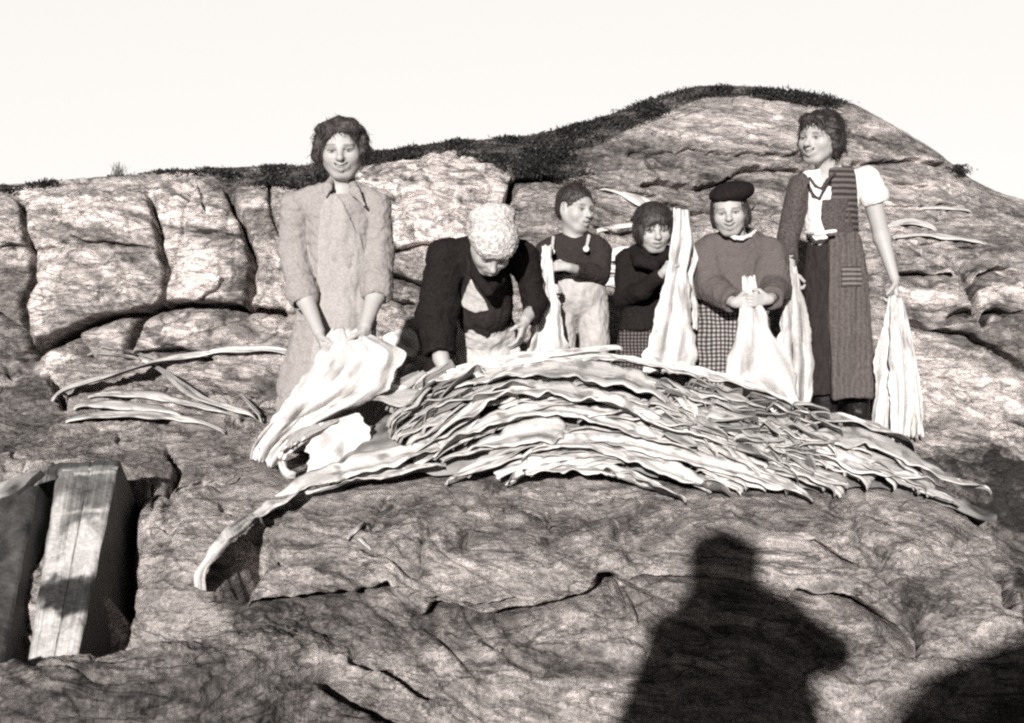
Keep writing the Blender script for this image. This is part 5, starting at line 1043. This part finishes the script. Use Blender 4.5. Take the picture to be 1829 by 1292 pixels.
def face1(u, s, P):
    n1 = fbm(P*np.array([12, 12, 12.]), 4); n2 = fbm(P*np.array([30, 30, 5.])+7, 3)
    y = .09+.10*n2 + .05*(s > .03)*0
    gr = fbm(np.stack([u*34, s*2.2, 0*u], -1), 4, .6); t = .19+.08*n1+.05*n2
    t = np.where(s < .04, .08, t)
    t += .35*np.exp(-((s-.075)/.008)**2)*(u > .25)*(n1 > -.15) + .3*np.exp(-((s-.27)/.008)**2)
    edge = np.exp(-((u-.10)/.13)**2)*sstep(.15, .28, s)*(1-sstep(.52, .60, s)); bot = sstep(.36, .50, s+.16*u+.10*n1)*(1-sstep(.54, .60, s+.05*n1)); t += .5*np.maximum(edge, bot)
    dk = sstep(.55, .60, s+.05*n1)*(1-sstep(.66, .73, s+.08*n1-.1*(u-.4))); t = t*(1-.8*dk); t += .45*sstep(.68, .76, s+.08*n1-.10*(u-.4))
    t *= 1-.5*sstep(.12, .0, u+.03*n1)
    t = t*(1+.5*gr); t = t*(1-.75*np.exp(-((u-.56+.02*n1)/.010)**2))
    return np.clip(t, .03, .62)
b1 = slab('wooden_box', [(103, 824), (212, 818), (128, 1215), (38, 1235)], [3.84, 3.84, 3.06, 3.06], .32, label='tall narrow wooden box leaning on the rock, its grey front stained white', cat='box', tonef=face1, base=at(90, 1225, 3.1))
slab('batten', [(106, 836), (209, 831), (207, 839), (105, 844)], [3.80, 3.80, 3.79, 3.79], .02, parent=b1, tonef=lambda u, s, P: .3+.25*fbm(P*20, 3), n=6, m=20)
slab('board', [(66, 836), (106, 824), (34, 1235), (-12, 1240)], [3.90, 3.90, 3.14, 3.14], .05, label='dark plank standing against the left side of the stained box', cat='plank', tonef=lambda u, s, P: .06+.05*fbm(P*np.array([20, 20, 6.]), 3)+.12*sstep(.15, .4, fbm(P*9, 3)))
b2 = slab('wooden_box', [(-130, 905), (66, 862), (-6, 1230), (-200, 1240)], [3.66, 3.66, 3.02, 3.02], .30, label='dark wooden box cut by the left edge of the picture, with a pale slanting lid', cat='box', tonef=lambda u, s, P: .055+.05*fbm(P*np.array([14, 14, 5.]), 4)+.3*sstep(.8, .95, s)*sstep(.0, .3, fbm(P*10, 3)), base=at(-60, 1225, 3.0))
slab('lid', [(-140, 905), (69, 836), (22, 874), (-136, 960)], [3.72, 3.68, 3.60, 3.60], .03, parent=b2, tonef=lambda u, s, P: .42+.2*fbm(P*np.array([16, 16, 5.]), 3)-.2*sstep(.7, 1, u), n=10, m=30)
# heather and turf on the crests
M['heather'] = mat_noise('dark_heather', .5, 1.0, 25, rough=.95, bump=.2, attr='tone', spec=.05)
REG = [([(360,304),(430,294),(560,290),(660,268),(660,292),(560,334),(470,330),(420,322),(395,308)], 2600),
 ([(655,264),(720,256),(800,247),(900,243),(960,252),(1010,268),(1036,288),(1040,312),(1000,318),(940,322),(905,305),(860,282),(800,270),(720,284),(655,294)], 4600),
 ([(880,248),(1000,233),(1090,203),(1170,174),(1240,154),(1330,153),(1430,164),(1520,186),(1495,194),(1430,184),(1330,170),(1255,172),(1185,200),(1120,230),(1040,262),(960,270)], 4800),
 ([(0,332),(60,329),(110,322),(90,332),(0,340)], 260), ([(200,312),(215,300),(300,303),(380,306),(420,316),(360,308),(230,312)], 420),
 ([(1700,288),(1730,325),(1738,332),(1705,300)], 120)]
V_, F_, T_ = [], [], []; rh = random.Random(11)
for poly, cnt in REG:
    pa = np.array(poly, float); cnt = int(cnt/ (1 if DEV < 1.01 else 3)); k = 0
    while k < cnt:
        x = rh.uniform(pa[:, 0].min(), pa[:, 0].max()); y = rh.uniform(pa[:, 1].min(), pa[:, 1].max())
        if not in_poly(np.array([x]), np.array([y]), poly)[0]: continue
        k += 1
        tq = float(noise(np.array([x*.02, y*.035, 1.7])))+.45*float(noise(np.array([x*.07, y*.09, 5.1])))
        if rh.random() > sstep(-.55, .05, tq)*.9+.1: continue
        P = rock_at(x, y, 6.8)[0]+np.array([rh.gauss(0, .02), rh.gauss(0, .05), 0]); tuft = min(1., max(.05, .5+.9*tq))
        for j in range(8):
            a = rh.uniform(0, 2*math.pi); l = rh.uniform(.006, .017)*(.3+1.4*tuft); r_ = rh.uniform(.5, 2.)*l; d = np.array([math.cos(a)*r_, math.sin(a)*r_, l]); w_ = np.array([-math.sin(a), math.cos(a), 0])*rh.uniform(.003, .008)
            o = P+np.array([rh.gauss(0, .03), rh.gauss(0, .03), -.012]); i = len(V_); V_ += [o-w_, o+w_, o+d+w_*.6, o+d-w_*.6]; F_.append((i, i+1, i+2, i+3)); T_ += [rh.choice((.03, .05, .07, .10, .17 if tuft < .5 else .06))]*4
put('heather', np.array(V_), np.array(F_), M['heather'], base=(0, 7, 2), cols={'tone': np.array(T_)}, label='low dark heather and turf along the crest of the rocks', cat='heather', kind='stuff', smooth=False)
def blades(name, x, y, n, h, spread, label, cat, tone=.25, w=.004):
    P0 = rock_at(x, y, 6.8)[0]; V, Fq, rg = [], [], random.Random(int(x))
    for k in range(n):
        a = rg.uniform(0, 2*math.pi); hh = h*rg.uniform(.5, 1); b_ = P0+np.array([rg.gauss(0, spread*.4), rg.gauss(0, spread*.4), -.01]); tip = np.array([math.cos(a), math.sin(a), 0])*spread*rg.uniform(.3, 1.6)
        s_ = np.array([-math.sin(a), math.cos(a), 0])*w; i = len(V)
        for q in range(5):
            u = q/4; c = b_+tip*u*u+np.array([0, 0, hh*(u-.15*u*u)]); V += [c-s_*(1-.8*u), c+s_*(1-.8*u)]
        Fq += [(i+2*q, i+2*q+1, i+2*q+3, i+2*q+2) for q in range(4)]
    return put(name, np.array(V), np.array(Fq), M['heather'], cols={'tone': np.full(len(V), tone)}, label=label, cat=cat)
blades('grass_tuft', 212, 314, 46, .13, .055, 'pale tuft of dry grass on the skyline at the left', 'grass tuft', .3)
blades('stalk', 737, 256, 5, .10, .02, 'thin dry stalk on the skyline beside the curly head', 'plant stalk', .12, .006)
# ------------------------------------------------------------------ the photographer, whose shadow lies on the near rock
def cast(px, py, Yp):
    P = rock_at(px, py)[0]; t = (P[1]-Yp)/SUND[1]; return P-SUND*t
class Shade:
    pass
YB = -.42
def q(px, py, dy=0.): return cast(px, py, YB+dy)
h0 = q(1290, 1010)
hdG = Head(q(1292, 1020), .23, (0, 1, -.1), 0, .2)
g = Fig(4., 'photographer in a cap and overcoat behind the camera, whose shadow falls on the near rock')
sl, sr = q(1208, 1135), q(1405, 1105); hip = (sl+sr)/2+np.array([0, 0, -.62]); ft = np.array([hip[0], YB, -.02])
def b(v):
    hdG.build(v, (sl+sr)/2+np.array([0, 0, .08])); v.ell(hdG.w(0,0,0), (.12,.12,.13), .02); v.cap(sl, sr, .06, None, .03); v.cap((sl+sr)/2, hip, .13, .13, .03, .7)
    for d in (-.1, .1): v.chain([hip+(d, 0, -.05), ft+(d, 0, .45), ft+(d, 0, .09)], [.08, .06, .045], .02); foot(v, ft+(d, 0, .09), ft+(d, .16, .035), .04)
    for s_, e in ((sl, sl+np.array([-.09, .05, -.28])), (sr, q(1490, 1165, .1))):
        w_ = np.array([(s_[0]-hip[0])*.3+hip[0]*1., YB+.27, CAMZ-.06]); v.chain([s_, e, w_], [.05, .045, .03], .02)
        hand(v, w_, (.3*np.sign(hip[0]-s_[0]), .5, .5), (np.sign(hip[0]-s_[0]), 0, 0), 1, .18)
lo = np.minimum(np.minimum(sl, sr), ft)-.35; hi = np.maximum(np.maximum(sl, sr), h0)+.4
g.body(b, lo, hi, [hdG], .006, base=ft)
def b(v):
    v.cap(sl, sr, .075, None, .03); v.chain([(sl+sr)/2+np.array([0, 0, -.05]), hip, hip+np.array([0, 0, -.4])], [.22, .32, .37], .04, .62)
    for s_, e in ((sl, sl+np.array([-.09, .05, -.28])), (sr, q(1490, 1165, .1))):
        w_ = np.array([(s_[0]-hip[0])*.3+hip[0], YB+.23, CAMZ-.08]); v.chain([s_, e, w_], [.075, .06, .045], .02)
    v.plane(hip+np.array([0, 0, -.42]), (0, 0, -1))
g.wear('overcoat', M['dark_wool'], lo, hi, b, .008, folds=.012, seed=31)
def b(v):
    v.ell(hdG.w(0, -.04, .40), np.array((.40, .45, .24))*.23, .03, hdG.M); v.ell(hdG.w(0, -.04, .28), np.array((.56, .6, .26))*.23, .02, hdG.M); v.ell(hdG.w(.1, .3, .16), np.array((.45, .40, .06))*.23, .02, hdG.M); v.cap(hdG.w(-.3, .0, .02), hdG.w(-.52, .0, -.02), .02, .012, .01)
hairdo(g, hdG, M['tweed'], b, .002, 30, h=.006, name='cap')
# rock added out of view beside him to shade the lower right corner
cs = [cast(x, y, -1.4) for x, y in ((1575, 1310), (1640, 1192), (1710, 1166), (1829, 1112))]
px_ = [cs[0][0]-.25]+[c[0] for c in cs]+[cs[3][0]+.5, cs[3][0]+1.3, cs[3][0]+2.0]; pz_ = [-.1]+[c[2] for c in cs]+[cs[3][2]+.22, cs[3][2]+.05, -.1]
xs_ = np.linspace(px_[0], px_[-1], 120); zs_ = smooth1(np.interp(xs_, px_, pz_), 2.5); ph = np.linspace(0, math.pi, 40)
X_, P_ = np.meshgrid(xs_, ph, indexing='ij'); Z_ = zs_[:, None]*np.ones_like(P_)
bv = np.stack([X_, -1.4-.55*np.cos(P_)*np.sqrt(np.clip(Z_/1.2, .05, 1)), Z_*np.sin(P_)**.6-.05], -1); bv += (.035*fbm(bv*4+8, 4))[..., None]*np.array([1, 1, .6])
put('shadow_caster', bv.reshape(-1, 3), grid_faces(120, 40)[:, ::-1], M['rock'], cols={'tone': np.full(120*40, .2)}, label='unseen rock added behind the camera to cast the lower right corner shadow', cat='shadow_caster')
# ------------------------------------------------------------------ camera, sun, sky
cam = bpy.data.cameras.new('camera'); co = bpy.data.objects.new('camera', cam); COL.objects.link(co)
co.location = (0, 0, CAMZ); co.rotation_euler = (R(90)-PITCH, 0, 0)
cam.sensor_width = 36; cam.lens = 36*F0/W0; cam.clip_start = .05; cam.clip_end = 3000; SC.camera = co
sun = bpy.data.lights.new('sun', 'SUN'); so = bpy.data.objects.new('sun', sun); COL.objects.link(so)
sun.energy = 4.8; sun.angle = R(1.0); sun.color = (1, .965, .93)
so.rotation_euler = Vector(SUND).to_track_quat('-Z', 'Y').to_euler(); so.location = (-3, -12, 6)
w = bpy.data.worlds.new('World'); SC.world = w; w.use_nodes = True; t = w.node_tree
bg = t.nodes['Background']; bg.inputs['Strength'].default_value = .1
sky = t.nodes.new('ShaderNodeTexSky'); sky.sky_type = 'NISHITA'; sky.sun_disc = False
sky.sun_elevation = math.asin(-SUND[2]); sky.sun_rotation = math.atan2(-SUND[0], -SUND[1])
bw = t.nodes.new('ShaderNodeRGBToBW'); t.links.new(sky.outputs[0], bw.inputs[0])
def mth(op, a, b=None, c=None, clamp=False):
    m = t.nodes.new('ShaderNodeMath'); m.operation = op; m.use_clamp = clamp
    for i, x in enumerate((a, b, c)):
        if x is None: continue
        if isinstance(x, (int, float)): m.inputs[i].default_value = x
        else: t.links.new(x, m.inputs[i])
    return m.outputs[0]
tc = t.nodes.new('ShaderNodeTexCoord'); sp = t.nodes.new('ShaderNodeSeparateXYZ'); t.links.new(tc.outputs['Generated'], sp.inputs[0])
# bright bank added low in the sky ahead, dim elsewhere to keep shadows dark
def mrange(v, a, b_):
    m = t.nodes.new('ShaderNodeMapRange'); m.interpolation_type = 'SMOOTHSTEP'; m.inputs['From Min'].default_value = a; m.inputs['From Max'].default_value = b_
    t.links.new(v, m.inputs['Value']); return m.outputs[0]
low = mth('SUBTRACT', 1., mrange(sp.outputs['Z'], .26, .50)); fr = mrange(sp.outputs['Y'], .1, .7)
bank = mth('MULTIPLY', mth('MULTIPLY', low, fr), SKYB if 'SKYB' in globals() else 6.1)
val = mth('ADD', mth('MULTIPLY', bw.outputs[0], .13), bank)
mx = t.nodes.new('ShaderNodeMix'); mx.data_type = 'RGBA'; mx.blend_type = 'MULTIPLY'; mx.inputs[0].default_value = 1
t.links.new(val, mx.inputs[6]); mx.inputs[7].default_value = (1.0, .972, .94, 1); t.links.new(mx.outputs[2], bg.inputs[0])
SC.view_settings.view_transform = 'Standard'; SC.view_settings.look = 'None'; SC.view_settings.exposure = .55; SC.view_settings.gamma = 1
SC.cycles.max_bounces = 5; SC.cycles.use_denoising = False; SC.cycles.filter_width = 2.3
